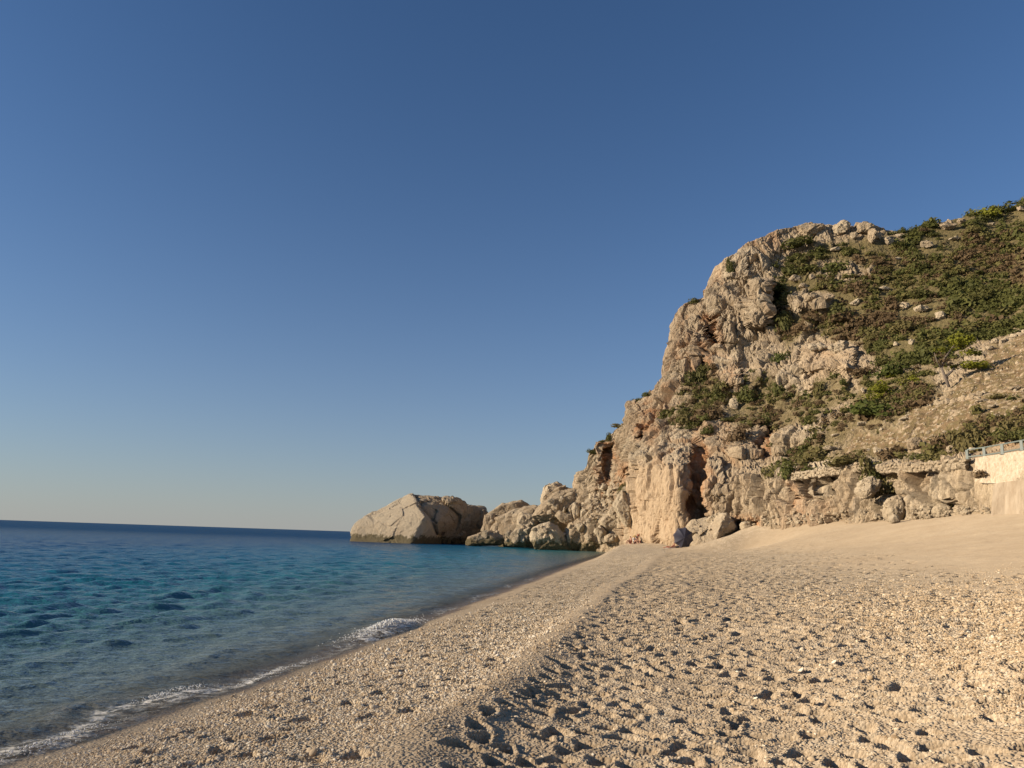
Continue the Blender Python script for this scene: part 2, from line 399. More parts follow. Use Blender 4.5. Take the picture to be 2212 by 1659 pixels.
tps = tps_fit(ctrl[:, :2], ctrl[:, 2])
def beach_base(X, Y):
    s = sdist(X, Y); b = sberm(X, Y)
    z = tps(X, Y)
    land = sstep(-0.3, 2.2, s)
    z = z * land + np.clip(s, -60, 3) * 0.16 * (1 - land)
    z = np.where(s < 0, np.clip(s * 0.14, -6, 0), z)
    wgt = sstep(0.4, 2.0, s) * (1 - sstep(35, 70, Y))
    z = z + wgt * ((0.05 * (1 - sstep(12, 30, Y)) + 0.03) * np.exp(-((b + 0.12) / 0.38) ** 2) - 0.015 * np.exp(-((b - 0.9) / 0.7) ** 2))
    return z
ROW_A = np.exp(np.arange(math.log(2.6), math.log(150.0), 0.0029)); COL_A = np.concatenate([-1.02 - 0.02 * np.cumsum(1.12 ** np.arange(24))[::-1], np.arange(-1.02, 1.06, 0.0035), 1.06 + 0.004 * np.cumsum(1.08 ** np.arange(62))])
BY, BXr = np.meshgrid(ROW_A, COL_A, indexing='ij'); BX = BXr * BY
BZ = beach_base(BX, BY)
p3 = np.stack([BX.ravel(), BY.ravel(), np.zeros(BX.size)], 1)
sB, bB = sdist(BX, BY), sberm(BX, BY)
uneven = sstep(0.3, 1.5, sB)
BZ += (fbm(p3 / 1.7, 4, 3).reshape(BX.shape) * 0.022 + fbm(p3 / 0.33, 3, 9).reshape(BX.shape) * 0.008) * uneven
# footprints: bowls trodden into the loose pebbles
DENT = np.zeros(BX.shape); RIM = np.zeros(BX.shape)
def stamp(cx, cy, L, Wd, ang, dep):
    rad = max(L, Wd) * 1.7
    i0, i1 = np.searchsorted(ROW_A, [cy - rad, cy + rad]); 
    if i1 - i0 < 2: return
    j0, j1 = np.searchsorted(COL_A, [(cx - rad) / cy - 0.01, (cx + rad) / cy + 0.01])
    if j1 - j0 < 2: return
    x = BX[i0:i1, j0:j1] - cx; y = BY[i0:i1, j0:j1] - cy
    a = (x * math.cos(ang) + y * math.sin(ang)) / Wd; b = (-x * math.sin(ang) + y * math.cos(ang)) / L
    r = np.sqrt(a * a + b * b + 0.35 * a * b * math.sin(cx * 9)) * (1 + 0.18 * np.sin(np.arctan2(b, a) * 3 + cx * 30))
    h = dep * (1 - sstep(0.5, 1.03, r)); DENT[i0:i1, j0:j1] = np.maximum(DENT[i0:i1, j0:j1], h)
    RIM[i0:i1, j0:j1] = np.maximum(RIM[i0:i1, j0:j1], 0.2 * dep * np.exp(-((r - 1.25) / 0.25) ** 2))
npr = 0; PRINTS = {}
for k in range(90000):
    Y = 3.4 * (75 / 3.4) ** rng.random(); off = rng.uniform(-4.5, 12)
    X = np.interp(Y, BMY, BMX) + off; s = sdist(X, Y)
    if s < 0.9 or abs(X / Y) > 1.0: continue
    if off < -0.6: dens = 9.0 if s > 1.2 else 2.0
    elif off < 0.12: dens = 0.8
    elif off < 3.6: dens = 26.0
    else: dens = 26.0 * math.exp(-(off - 3.6) / 1.8) + 1.0
    # sampling density per m2 of this loop ~ 26000/ (3.09*Y*16.5) -> accept to reach dens
    if rng.random() > dens * 3.09 * Y * 16.5 / 90000: continue
    cell = (int(X / 0.23), int(Y / 0.23)); dm = 0.17 if off > -0.4 else 0.24
    if any((X - a) ** 2 + ((Y - b) * 0.8) ** 2 < dm * dm for i in (-1, 0, 1) for j in (-1, 0, 1) for a, b in PRINTS.get((cell[0] + i, cell[1] + j), ())): continue
    PRINTS.setdefault(cell, []).append((X, Y)); npr += 1
    heavy = 1.0 if off > 0.2 else 0.92
    stamp(X, Y, rng.uniform(.10, .15), rng.uniform(.07, .105), rng.normal(0.4, 0.7), rng.uniform(.07, .115) * heavy * min(1.7, max(1.0, Y / 9.0)))
DENT *= 1 + 0.25 * fbm(p3 / 0.12, 2, 33).reshape(BX.shape); BZ += RIM * (1 - np.clip(DENT / 0.03, 0, 1)) - DENT
nr, nc = BX.shape
keep = (sB > -5.0) & (BX < 75)
f = grid_faces(nr, nc); k_ = keep.ravel(); f = f[k_[f].all(1)]
used = np.zeros(nr * nc, bool); used[f.ravel()] = True; remap = np.cumsum(used) - 1
bv = np.stack([BX, BY, BZ], 2).reshape(-1, 3)[used]
me = mesh_from('beach', bv, remap[f])
apron = sstep(6.5, 10.5, bB + fbm(p3 / 5.0, 3, 41).reshape(BX.shape) * 2.0) * sstep(9, 16, BY)
stripe = sstep(0.7, 1.9, sB + fbm(p3 / 1.2, 3, 51).reshape(BX.shape) * 0.35)
lip = 1 - 0.8 * np.exp(-((bB + 0.2) / 0.42) ** 2)
peb = np.clip(stripe * lip * (1 - 0.8 * apron), 0, 1) * (1 - 0.62 * sstep(-0.3, 0.3, bB) * (1 - sstep(3.2, 6.0, bB)))
wet = (1 - sstep(0.05, 0.5, sB + fbm(p3 / 0.8, 3, 61).reshape(BX.shape) * 0.15))
attr(me, 'peb', peb.ravel()[used]); attr(me, 'wet', wet.ravel()[used])
beach = link('beach', me, M_beach, kind='structure')
def ground(X, Y):
    """height of the trodden beach at points"""
    X = np.asarray(X, float); Y = np.asarray(Y, float)
    fi = np.clip((np.log(Y) - math.log(2.6)) / 0.0029, 0, nr - 1.001); fj = np.clip(np.interp(X / Y, COL_A, np.arange(nc)), 0, nc - 1.001)
    i = fi.astype(int); j = fj.astype(int); a = fi - i; b = fj - j
    return BZ[i, j] * (1 - a) * (1 - b) + BZ[i + 1, j] * a * (1 - b) + BZ[i, j + 1] * (1 - a) * b + BZ[i + 1, j + 1] * a * b

# ------------------------------------------------------------------ sea
yr = np.concatenate([np.exp(np.arange(math.log(2.6), math.log(160), 0.0056)), np.exp(np.arange(math.log(161), math.log(9000), 0.04))])
xr = np.arange(-1.3, 0.42, 0.0056)
SY, SX = np.meshgrid(yr, xr, indexing='ij'); SX = SX * SY
ss = sdist(SX, SY)
depth = np.where(ss < 0, -ss * 0.16 + np.clip(-ss - 6, 0, None) * 0.09, 0.0)
spacing = np.maximum(SY * 0.0056, 0.02)
Z = np.zeros(SX.shape)
wr = np.random.default_rng(3)
for k in range(46):
    lam = 0.26 * (2.9 / 0.26) ** (k / 45); th = wr.normal(0.8, 0.45)
    amp = 0.0115 * lam ** 0.55 * wr.uniform(.6, 1.3)
    kx, ky = math.cos(th) * 2 * math.pi / lam, -math.sin(th) * 2 * math.pi / lam
    ph = SX * kx + SY * ky + wr.uniform(0, 6.28)
    fade = sstep(2.2, 4.5, lam / spacing)
    Z += amp * fade * (np.exp(1.1 * np.sin(ph)) - 1.33) * 0.62
shoal = sstep(0.0, 9.0, -ss); Z *= 0.25 + 0.75 * shoal
q3 = np.stack([SX.ravel(), SY.ravel(), np.zeros(SX.size)], 1)
along = fbm(q3 / np.array([3.0, 2.2, 1.0]), 3, 71).reshape(SX.shape)
wob = ss + 0.35 * along
swash = sstep(-0.1, 0.35, along) * (1 - sstep(25, 45, SY))
ridge = np.exp(-((wob + 0.55) / 0.22) ** 2) * (0.012 + 0.02 * swash) + 0.02 * np.exp(-((wob + 2.1) / 0.4) ** 2)
Z += ridge
# the breaking wavelet by the waterline and the swash in the corner
def patch(u, y, rx, ry):
    c = WZ(u, y, 0.05); return np.exp(-((ss - sdist(c[0], c[1])) / rx) ** 2 - ((SY - c[1]) / ry) ** 2)
brk = patch(838, 1362, 0.42, 1.9); Z += brk * 0.16
brk2 = patch(90, 1612, 0.22, 1.1) + patch(385, 1500, 0.3, 0.8) + 0.6 * patch(560, 1466, 0.2, 2.2)
Z += brk2 * 0.05
Z += np.clip(ss, 0, 1) * 0.10
foam = np.clip(brk * 1.5 + brk2 * 0.7 + 0.7 * np.exp(-((wob + 0.12) / 0.16) ** 2) * (1 - sstep(30, 60, SY)) * sstep(-0.9, -0.1, along)
               + 0.2 * np.exp(-((wob + 0.6) / 0.15) ** 2) * swash, 0, 1)
nr2, nc2 = SX.shape
f = grid_faces(nr2, nc2); kk = ((ss < 0.75) | (SY > 150)).ravel(); f = f[kk[f].all(1)]
used = np.zeros(nr2 * nc2, bool); used[f.ravel()] = True; remap = np.cumsum(used) - 1
me = mesh_from('sea', np.stack([SX, SY, Z], 2).reshape(-1, 3)[used], remap[f])
attr(me, 'depth', depth.ravel()[used]); attr(me, 'foam', foam.ravel()[used]); attr(me, 'far', sstep(25, 260, SY).ravel()[used] * 0.9)
link('sea', me, M_sea, kind='structure')

# ------------------------------------------------------------------ cliff and hill
COLS = {
    1238: [(1190, 185), (1165, 185), (1140, 185), (1115, 186), (1095, 187), (1075, 188), (1062, 189), (1050, 190), (1040, 190)],
    1242: [(1190, 146), (1160, 146), (1130, 146), (1100, 147), (1085, 147), (1065, 148), (1050, 148), (1040, 149), (1026, 150)],
    1246: [(1190, 139), (1160, 139), (1130, 139), (1100, 139), (1080, 139), (1060, 140), (1045, 140), (1030, 141), (1020, 142)],
    1268: [(1190, 136), (1160, 136), (1130, 136), (1090, 136), (1060, 136), (1030, 137), (1005, 137), (985, 138), (967, 139)],
    1310: [(1190, 130), (1160, 130), (1130, 130), (1095, 131), (1065, 132), (1030, 133), (1000, 134), (970, 135), (942, 137)],
    1340: [(1190, 122), (1160, 122), (1130, 122), (1095, 122), (1060, 123), (1020, 125), (980, 128), (945, 131), (912, 134)],
    1356: [(1180, 113), (1140, 112), (1090, 112), (1040, 112), (1000, 113), (975, 117), (950, 122), (925, 127), (897, 133)],
    1380: [(1175, 105), (1130, 104.5), (1080, 104), (1030, 104.5), (985, 106), (960, 112), (930, 119), (895, 125), (860, 132)],
    1428: [(1172, 99), (1120, 99), (1060, 99), (1000, 100), (965, 103), (930, 110), (895, 117), (860, 123), (818, 131)],
    1443: [(1172, 97), (1120, 97), (1060, 97), (1000, 98), (950, 105), (900, 112), (850, 120), (790, 126), (725, 131)],
    1462: [(1172, 95), (1120, 95), (1060, 95), (1000, 96), (950, 104), (890, 112), (820, 120), (750, 124.5), (680, 129)],
    1510: [(1165, 94), (1110, 94), (1050, 94), (1000, 96.5), (940, 104), (880, 111), (800, 118), (720, 121.5), (638, 127)],
    1545: [(1150, 93), (1100, 93), (1040, 93), (985, 96), (930, 102), (870, 108.5), (790, 116), (690, 120), (590, 125.5)],
    1565: [(1146, 92), (1095, 92), (1040, 92), (985, 95.5), (930, 101), (870, 107.5), (780, 115), (670, 119), (552, 124.5)],
    1600: [(1140, 89.5), (1090, 89.5), (1035, 90), (985, 94), (930, 100), (870, 106.5), (780, 112.5), (660, 117.5), (528, 122.5)],
    1650: [(1137, 84), (1085, 84.5), (1030, 85), (1022, 89), (960, 95), (870, 103), (760, 111), (630, 117), (505, 121)],
    1740: [(1134, 78), (1075, 78.5), (1012, 79), (1004, 84), (930, 90), (850, 97), (740, 106), (610, 114), (476, 121)],
    1830: [(1130, 71), (1065, 71.5), (1000, 72), (992, 77), (920, 83), (845, 90), (735, 100), (605, 110), (476, 119)],
    1900: [(1127, 66), (1065, 66.5), (1000, 67), (990, 72), (918, 77), (845, 84), (735, 95), (610, 107), (490, 117)],
    1970: [(1122, 62), (1060, 62), (996, 63), (985, 68), (918, 72), (845, 79), (735, 91), (610, 105), (498, 115)],
    2050: [(1117, 57), (1057, 57), (994, 58), (983, 63), (915, 67), (840, 75), (725, 88), (600, 102), (471, 116)],
    2120: [(1113, 53), (1053, 53), (990, 54), (977, 59), (910, 63), (835, 71), (715, 86), (585, 101), (444, 117)],
    2212: [(1108, 49), (1050, 49), (985, 50), (968, 55), (905, 59), (830, 67), (700, 83), (560, 101), (428, 119)],
    2400: [(1100, 44), (1035, 44), (965, 45), (945, 50), (880, 54), (790, 62), (650, 80), (510, 97), (392, 117)],
    2800: [(1090, 38), (1020, 38), (945, 39), (925, 44), (850, 48), (740, 57), (580, 76), (440, 93), (335, 112)],
}
SKYLINE = np.array([(1244, 1022), (1262, 1013), (1266, 979), (1277, 966), (1289, 954), (1309, 947), (1324, 930), (1349, 911), (1358, 880), (1364, 868), (1389, 860), (1408, 846),
                    (1418, 833), (1431, 818), (1433, 788), (1442, 774), (1443, 738), (1452, 701), (1460, 682), (1467, 665), (1492, 648), (1514, 640), (1523, 628), (1539, 610), (1543, 594),
                    (1547, 576), (1567, 560), (1594, 544), (1617, 522), (1642, 511), (1679, 494), (1710, 488), (1745, 480), (1790, 482), (1850, 485), (1900, 492), (1960, 500), (1972, 498),
                    (2000, 486), (2030, 478), (2085, 466), (2105, 455), (2130, 456), (2145, 455), (2180, 448), (2212, 427), (2400, 392), (2800, 335)], float)
us = np.concatenate([np.arange(1238, 1242, 0.8), np.arange(1242, 1250, 1.0), np.arange(1250, 2240, 1.62), np.arange(2240, 2800, 7.0)])
uk = np.array(sorted(COLS)); NL = 9
cy = np.array([[COLS[u][i][0] for u in uk] for i in range(NL)], float); cd = np.array([[COLS[u][i][1] for u in uk] for i in range(NL)], float)
LY = np.array([np.interp(us, uk, cy[i]) for i in range(NL)]); LD = np.array([np.interp(us, uk, cd[i]) for i in range(NL)])
skyy = np.where(us < 1244, LY[-1], np.interp(us, SKYLINE[:, 0], SKYLINE[:, 1]))
sc_ = (skyy - LY[3]) / (LY[-1] - LY[3])
for i in range(4, NL): LY[i] = LY[3] + (LY[i] - LY[3]) * sc_
rows = []
segn = [26, 26, 8, 46, 62, 78, 90, 90]
TY, TD = [], []
for i in range(NL - 1):
    for t in np.linspace(0, 1, segn[i], endpoint=(i == NL - 2)):
        TY.append(LY[i] * (1 - t) + LY[i + 1] * t); TD.append(LD[i] * (1 - t) + LD[i + 1] * t)
HYp, HDp = np.array(TY), np.array(TD); HUp = np.broadcast_to(us, HYp.shape).copy()
def boxm(u0, u1, y0, y1, soft=8, slant=0.0):
    uu = HUp + (HYp - (y0 + y1) / 2) * slant
    return sstep(u0 - soft, u0 + soft, uu) * (1 - sstep(u1 - soft, u1 + soft, uu)) * sstep(y0 - soft, y0 + soft, HYp) * (1 - sstep(y1 - soft, y1 + soft, HYp))
nz = fbm(np.stack([HUp.ravel() / 22, HYp.ravel() / 30, np.zeros(HUp.size)], 1), 4, 5).reshape(HUp.shape)
HUq = HUp + nz * 6
FEAT = [  # recesses (+) and ribs (-), metres
    (1488, 1527, 1016, 1158, 3.0, 6, 0.05), (1532, 1556, 985, 1140, -1.5, 4, 0.0), (1372, 1476, 1000, 1172, -1.2, 8, 0.0), (1500, 1526, 930, 1015, 2.5, 6, 0.2),
    (1348, 1360, 1010, 1100, 4.0, 4, 0.0), (1375, 1396, 925, 948, 7.0, 2, 0.0), (1660, 1684, 618, 690, 5.0, 4, 0.0), (1622, 1658, 605, 705, -4.0, 5, 0.0),
    (1528, 1552, 690, 745, 4.5, 5, -0.3), (1546, 1600, 640, 740, -1.5, 8, 0.0), (1444, 1500, 690, 800, -1.0, 8, 0.0), (1512, 1530, 750, 830, 3.0, 5, -0.1),
    (1530, 1600, 770, 830, -2.0, 6, 0.0), (1648, 1664, 925, 985, 3.5, 4, 0.2), (1720, 1730, 1050, 1110, 2.2, 3, -0.1), (1786, 1800, 1028, 1062, 1.6, 3, 0.0), (1775, 1782, 940, 968, 1.5, 3, 0.25),
    (1880, 1925, 1020, 1078, 1.8, 6, 0.0), (2045, 2066, 1080, 1116, 1.8, 4, 0.0), (1740, 1845, 748, 800, -2.4, 6, 0.0), (1700, 1780, 640, 668, -2.2, 5, 0.0),
    (1560, 1640, 800, 850, -2.2, 10, 0.3), (1640, 1720, 745, 830, -2.0, 10, 0.2), (1560, 1612, 545, 600, -1.6, 4, 0.0), (1270, 1306, 960, 1060, -1.2, 5, 0.0), (1306, 1316, 960, 1060, 2.5, 4, 0.1),
    (1590, 1640, 1125, 1142, 2.5, 4, 0.0), (1590, 1640, 900, 985, -1.6, 8, 0.0), (1700, 1780, 880, 960, -1.4, 10, 0.2), (2020, 2070, 960, 985, -0.8, 6, 0.0), (1810, 1830, 780, 860, -1.4, 5, 0.0),
]
rust = np.zeros(HUp.shape)
for (a, b, c, d, dd, so, sl) in FEAT:
    sv = HUp; HUp = HUq; m = boxm(a, b, c, d, so, sl); HUp = sv
    HDp = HDp + m * dd
    if dd > 2: rust = np.maximum(rust, boxm(a - 6, b + 6, c - 10, d + 4, 10, sl) * 0.8)
rust = np.maximum(rust, boxm(1395, 1420, 880, 960, 12) * 0.5); rust = np.maximum(rust, boxm(2130, 2300, 905, 960, 14) * 0.9); rust = np.maximum(rust, boxm(1690, 1800, 1080, 1140, 20) * 0.3)
def poly_mask(pts, soft=14):
    """soft inside-mask of a polygon in the hill's own (u, y) parameters"""
    P = np.array(pts, float); x, y = HUp.ravel() + nz.ravel() * 10, HYp.ravel() + nz.ravel() * 9
    inside = np.zeros(x.size, bool); dist = np.full(x.size, 1e9)
    for i in range(len(P)):
        a, b = P[i], P[(i + 1) % len(P)]
        inside ^= ((a[1] > y) != (b[1] > y)) & (x < (b[0] - a[0]) * (y - a[1]) / (b[1] - a[1] + 1e-9) + a[0])
        ab = b - a; t = np.clip(((x - a[0]) * ab[0] + (y - a[1]) * ab[1]) / (ab @ ab), 0, 1)
        dist = np.minimum(dist, np.hypot(x - a[0] - ab[0] * t, y - a[1] - ab[1] * t))
    sd = np.where(inside, dist, -dist); return sstep(-soft, soft, sd).reshape(HUp.shape)
v_up = np.maximum.reduce([poly_mask([(1668, 625), (1690, 570), (1760, 530), (1900, 515), (1975, 490), (2110, 440), (2300, 395), (2850, 320), (2850, 700), (2300, 690), (2212, 715), (2110, 735), (2040, 790),
                                     (1960, 800), (1900, 790), (1850, 735), (1780, 725), (1745, 700), (1720, 735), (1690, 745), (1665, 690)])])
v_mid = np.maximum.reduce([poly_mask([(1560, 880), (1610, 825), (1660, 800), (1700, 845), (1760, 850), (1790, 800), (1835, 815), (1850, 860), (1780, 900), (1700, 930), (1640, 930), (1590, 925)]),
                           poly_mask([(1440, 900), (1490, 850), (1500, 790), (1540, 800), (1575, 850), (1545, 900), (1490, 920)]),
                           poly_mask([(1845, 800), (1960, 805), (2010, 790), (2035, 850), (1960, 880), (1940, 920), (1850, 940), (1800, 975), (1730, 1010), (1650, 1025), (1700, 975), (1790, 930), (1840, 880)]),
                           poly_mask([(2010, 985), (2040, 935), (2110, 905), (2180, 900), (2200, 860), (2300, 850), (2300, 930), (2180, 950), (2090, 975)]),
                           poly_mask([(1630, 1028), (1700, 985), (1880, 975), (1960, 985), (1960, 996), (1800, 1005)], 8)])
v_rock_holes = np.maximum.reduce([poly_mask([(1745, 580), (1800, 560), (1890, 575), (1880, 610), (1800, 605)], 10), poly_mask([(1695, 625), (1790, 630), (1800, 672), (1700, 680)], 8)])
stony = poly_mask([(1780, 985), (1850, 935), (1940, 915), (1960, 880), (2040, 850), (2100, 800), (2140, 740), (2300, 690), (2850, 650), (2850, 900), (2300, 900), (2180, 935), (2010, 990), (1850, 990)], 16)
veg = np.clip(np.maximum(v_up, 0.75 * v_mid) - 0.8 * v_rock_holes, 0, 1); soil = np.clip(np.maximum(np.maximum(v_up, v_mid * 0.9), stony) - 0.75 * v_rock_holes, 0, 1) * (1 - sstep(990, 1002, HYp) * sstep(1630, 1650, HUp))
palem = np.maximum(boxm(1365, 1478, 1000, 1180, 14), boxm(1545, 1562, 570, 600, 8)); palem = np.maximum(palem, 0.5 * boxm(1740, 1850, 735, 850, 14))
P = W(HUp, HYp, HDp)
# go on behind the skyline and below the foot
top = P[-1]
back = [top + np.array([a * 0.25, a, -b]) for a, b in ((2, .1), (4, .35), (7, .9), (11, 1.8), (17, 3.5), (26, 6.5), (38, 11), (60, 20), (100, 45))]
down = [P[0] + np.array([0.3, 1.0, -z]) for z in (4.0, 2.5, 1.2)]
P = np.concatenate([np.array(down), P, np.array(back)], 0)
ext = lambda A, v0=None: np.concatenate([np.repeat(A[:1], 3, 0), A, np.repeat(A[-1:], 9, 0)], 0)
veg, soil, rust, palem, UU, YY = ext(veg), ext(soil), ext(rust), ext(palem), ext(HUp), ext(HYp)
veg[-9:] = 0.8; soil[-9:] = 1.0
# round the coarse profile a little, then break it up
for _ in range(3):
    P[1:-1] = P[1:-1] * 0.5 + 0.25 * (P[2:] + P[:-2]); P[:, 6:-1] = P[:, 6:-1] * 0.6 + 0.2 * (P[:, 7:] + P[:, 5:-2])
def normals(P):
    du = np.gradient(P, axis=1); dv = np.gradient(P, axis=0); n = np.cross(du, dv); n /= np.linalg.norm(n, axis=2, keepdims=True) + 1e-9; return n
N = normals(P)
N[:, :, :] = np.where((N @ np.array([-0.5, -0.8, 0.3]))[..., None] < 0, -N, N) if (N @ np.array([-0.5, -0.8, 0.3])).mean() < 0 else N
sh = P.shape; flatP = P.reshape(-1, 3).astype(np.float32)
rk = (1 - soil).ravel()
amp = (0.18 + 0.82 * rk) * (1 - 0.72 * sstep(0.5, 0.85, np.abs(N[:, :, 2]).ravel()))
warp = np.stack([fbm(flatP / 5.0, 3, 21), fbm(flatP / 5.0, 3, 22), fbm(flatP / 5.0, 3, 23)], 1) * 0.9
tilt = np.stack([flatP[:, 0] + 0.18 * flatP[:, 2], flatP[:, 1], flatP[:, 2] - 0.22 * flatP[:, 0]], 1)
w1, w1b, c1, g1 = worley((tilt + warp) / np.array([3.6, 3.6, 10.0], np.float32), 31, True)
w2, w2b, c2, g2 = worley((tilt + warp * 0.6) / np.array([1.6, 1.6, 4.2], np.float32), 37, True)
w3, w3b, c3, g3 = worley((tilt + warp * 0.4) / np.array([0.7, 0.7, 1.5], np.float32), 43, True)
crack = lambda p, q, w: np.exp(-(q - p) / w)
crk = 0.6 * crack(w1, w1b, 0.045) + 0.55 * crack(w2, w2b, 0.05) + 0.22 * crack(w3, w3b, 0.08)
disp = amp * (0.8 * fbm(flatP / 10.0, 3, 11) + 1.7 * (c1 - 0.5) + 1.1 * g1 + 0.7 * (c2 - 0.5) + 0.45 * g2 + 0.2 * (c3 - 0.5) + 0.22 * g3 - crk)
flute = ridged(flatP / np.array([0.9, 0.9, 4.5], np.float32), 3, 51)
strat = ridged(np.stack([tilt[:, 0] * 0.12, tilt[:, 1] * 0.12, tilt[:, 2] * 0.55], 1), 3, 53)
steep = 1 - 0.8 * sstep(0.5, 0.85, np.abs(N[:, :, 2]).ravel())
disp += rk * (0.22 * steep * flute + 0.05 * strat + 0.17 * fbm(flatP / 0.9, 4, 61, 0.55))
disp -= rk * 0.45 * (c3 > 0.8) * (1 - sstep(0.12, 0.42, w3))
disp += (1 - rk) * (0.25 * fbm(flatP / 2.5, 4, 66) + 0.10 * fbm(flatP / 0.5, 2, 68))
# the excavated cut along the beach and the pale nose are smoother
rowi = np.repeat(np.arange(sh[0]), sh[1]); smoothz = (sstep(1100, 1130, YY) * 0.3).ravel(); disp *= (1 - smoothz) * (1 - 0.62 * palem.ravel()) * (1 - 0.8 * (sstep(2085, 2110, UU) * sstep(955, 970, YY)).ravel())
edge = (sstep(1238, 1262, UU) * 0.75 + 0.25).ravel()
fade_top = np.where(rowi >= sh[0] - 40, 0.55, 1.0); disp = disp * edge * fade_top
hv = flatP + N.reshape(-1, 3) * disp[:, None]
hv = hv.reshape(sh)
hf = grid_faces(sh[0], sh[1])
me = mesh_from('cliff', hv.reshape(-1, 3), hf, False)
rust = np.clip(rust + 0.5 * np.clip(np.exp(-(w1b - w1) / 0.12) * (1 - soil.ravel()), 0, 1).reshape(sh[:2]) * sstep(-0.1, 0.4, fbm(flatP / 14.0, 2, 88)).reshape(sh[:2]), 0, 1)
attr(me, 'veg', veg); attr(me, 'soil', soil); attr(me, 'rust', rust); attr(me, 'pale', palem)
cliff = link('cliff', me, M_cliff, kind='structure')
step_r, step_c = 3, 3
sub = hv[::step_r, ::step_c]; hill_bvh = BVHTree.FromPolygons([Vector(v) for v in sub.reshape(-1, 3).tolist()], grid_faces(sub.shape[0], sub.shape[1]).tolist())
def hit(u, y):
    """where the line of sight through a photo position meets the hill: place, normal"""
    d = ray(u, y); d = d / np.linalg.norm(d)
    loc, n, i, dist = hill_bvh.ray_cast(Vector(EYE), Vector(d))
    if loc is None:
        loc = Vector(W(u, y, 110.0)); n = Vector((0, -0.5, 0.8))
    if n.dot(Vector(d)) > 0: n = -n
    return loc, n

# ------------------------------------------------------------------ rocks
_ico = {}
def ico(sub):
    if sub not in _ico:
        bm = bmesh.new(); bmesh.ops.create_icosphere(bm, subdivisions=sub, radius=1.0)
        _ico[sub] = (np.array([v.co[:] for v in bm.verts], np.float32), np.array([[v.index for v in f.verts] for f in bm.faces], np.int32)); bm.free()
    return _ico[sub]
def hull_planes(pts):
    bm = bmesh.new()
    for p in pts: bm.verts.new(p)
    r = bmesh.ops.convex_hull(bm, input=list(bm.verts), use_existing_faces=False)
    bm.normal_update(); bmesh.ops.recalc_face_normals(bm, faces=list(bm.faces))
    pl = []
    for f in sorted(bm.faces, key=lambda f: -f.calc_area()):
        if f.calc_area() < 1e-7: continue
        e = f.normal.dot(f.verts[0].co)
        if not any(f.normal.dot(Vector(a)) > 0.985 and abs(e - b) < 0.03 for a, b in pl): pl.append((f.normal[:], e))
    bm.free(); n = np.array([a for a, b in pl]); d = np.array([b for a, b in pl])
    return n, d
def rock_mesh(pts, sub=5, rough=1.0, seed=0, soft=0.012, name='rock'):
    """a stone whose big facets follow the hull of pts, broken up by cracks, chips and grain; returns mesh and base point"""
    pts = np.asarray(pts, float); c = pts.mean(0); ext_ = (pts.max(0) - pts.min(0)); size = float(np.cbrt(np.prod(np.maximum(ext_, 0.05))))
    n, d = hull_planes((pts - c) / size)
    dirs, faces = ico(sub)
    # denser sampling towards the long axis: scale directions by the extents
    dv = dirs * (ext_ / size)[None]; dv = dv / np.linalg.norm(dv, axis=1, keepdims=True)
    q = (dv @ n.T); q = np.where(q > 1e-3, np.maximum(d, 0.02)[None] / np.maximum(q, 1e-3), 99.0)
    k = 1.0 / soft; qm = q.min(1); r = -np.log(np.exp(-k * np.minimum(q - qm[:, None], 5)).sum(1)) / k; r = qm + r * 0.8 + 0.3 * soft
    r = np.maximum(r, 0.03)
    cr = np.random.default_rng(seed + 4000)      # flat faces where pieces have broken away
    for _ in range(9):
        a = cr.normal(size=3); a /= np.linalg.norm(a); q2 = dv @ a; sup = (q2 * r).max() * (cr.uniform(.8, .97) if rough >= 0.5 else cr.uniform(.93, .99))
        r = np.where(q2 > 0.05, np.minimum(r, sup / np.maximum(q2, 0.05)), r)
    v = dv * r[:, None]
    sc3 = 1.0; off = np.array([seed * 3.17, seed * 1.73, seed * 0.91])
    vv = (v + off).astype(np.float32)
    a1, a1b, k1, g1 = worley(vv * 2.6, seed + 101, True); a2, a2b, k2, g2 = worley(vv * 7.0, seed + 107, True)
    dsp = rough * (0.04 * (k1 - 0.5) + 0.085 * g1 - 0.03 * min(rough, 1) ** 2 * np.exp(-(a1b - a1) / 0.05) + 0.016 * (k2 - 0.5) + 0.036 * g2 - 0.012 * np.exp(-(a2b - a2) / 0.07) + 0.02 * fbm(vv * 2.5, 4, seed + 5) + 0.012 * fbm(vv * 16, 3, seed + 9))
    v = v + dv * dsp[:, None]
    return mesh_from(name, v * size, faces, sub < 3), Vector(c)
def rock_outline(name, label, outline, D, back, mat, sub=5, rough=1.0, seed=1, Ds=None, extra=None, group=None, cat='boulder', grow=1.12):
    """boulder with a given silhouette: the outline's points at distance D (or each its own), a front bulge and a rounded back"""
    o = np.array(outline, float); Dv = np.array(Ds, float) if Ds is not None else np.full(len(o), float(D))
    f = W(o[:, 0], o[:, 1], Dv); c = f.mean(0); f = c + (f - c) * grow; m = Dv.mean()
    b = (f - c) * np.array([0.82, 1, 0.82]) + c; b[:, 1] += back
    fr = None
    pts = [f, b]
    if Ds is None:
        fr = (f - c) * 0.62 + c; fr[:, 1] -= back * 0.38; fr[:, 0] -= back * 0.10; pts.append(fr)
    if extra is not None:
        e = np.array(extra, float); pts.append(W(e[:, 0], e[:, 1], e[:, 2]))
    me, c = rock_mesh(np.concatenate(pts), sub, rough, seed, name=name)
    return link(name, me, mat, label=label, cat=cat, group=group, loc=c)
def crop(x0, y0, sc):                # points read off an enlargement (source px 2560 wide) -> 2212 scale
    return lambda pts: [((x0 + x * sc) * 0.8640625, (y0 + y * sc) * 0.8640625) for x, y in pts]
cb = crop(860, 1220, 420 / 2212.0)
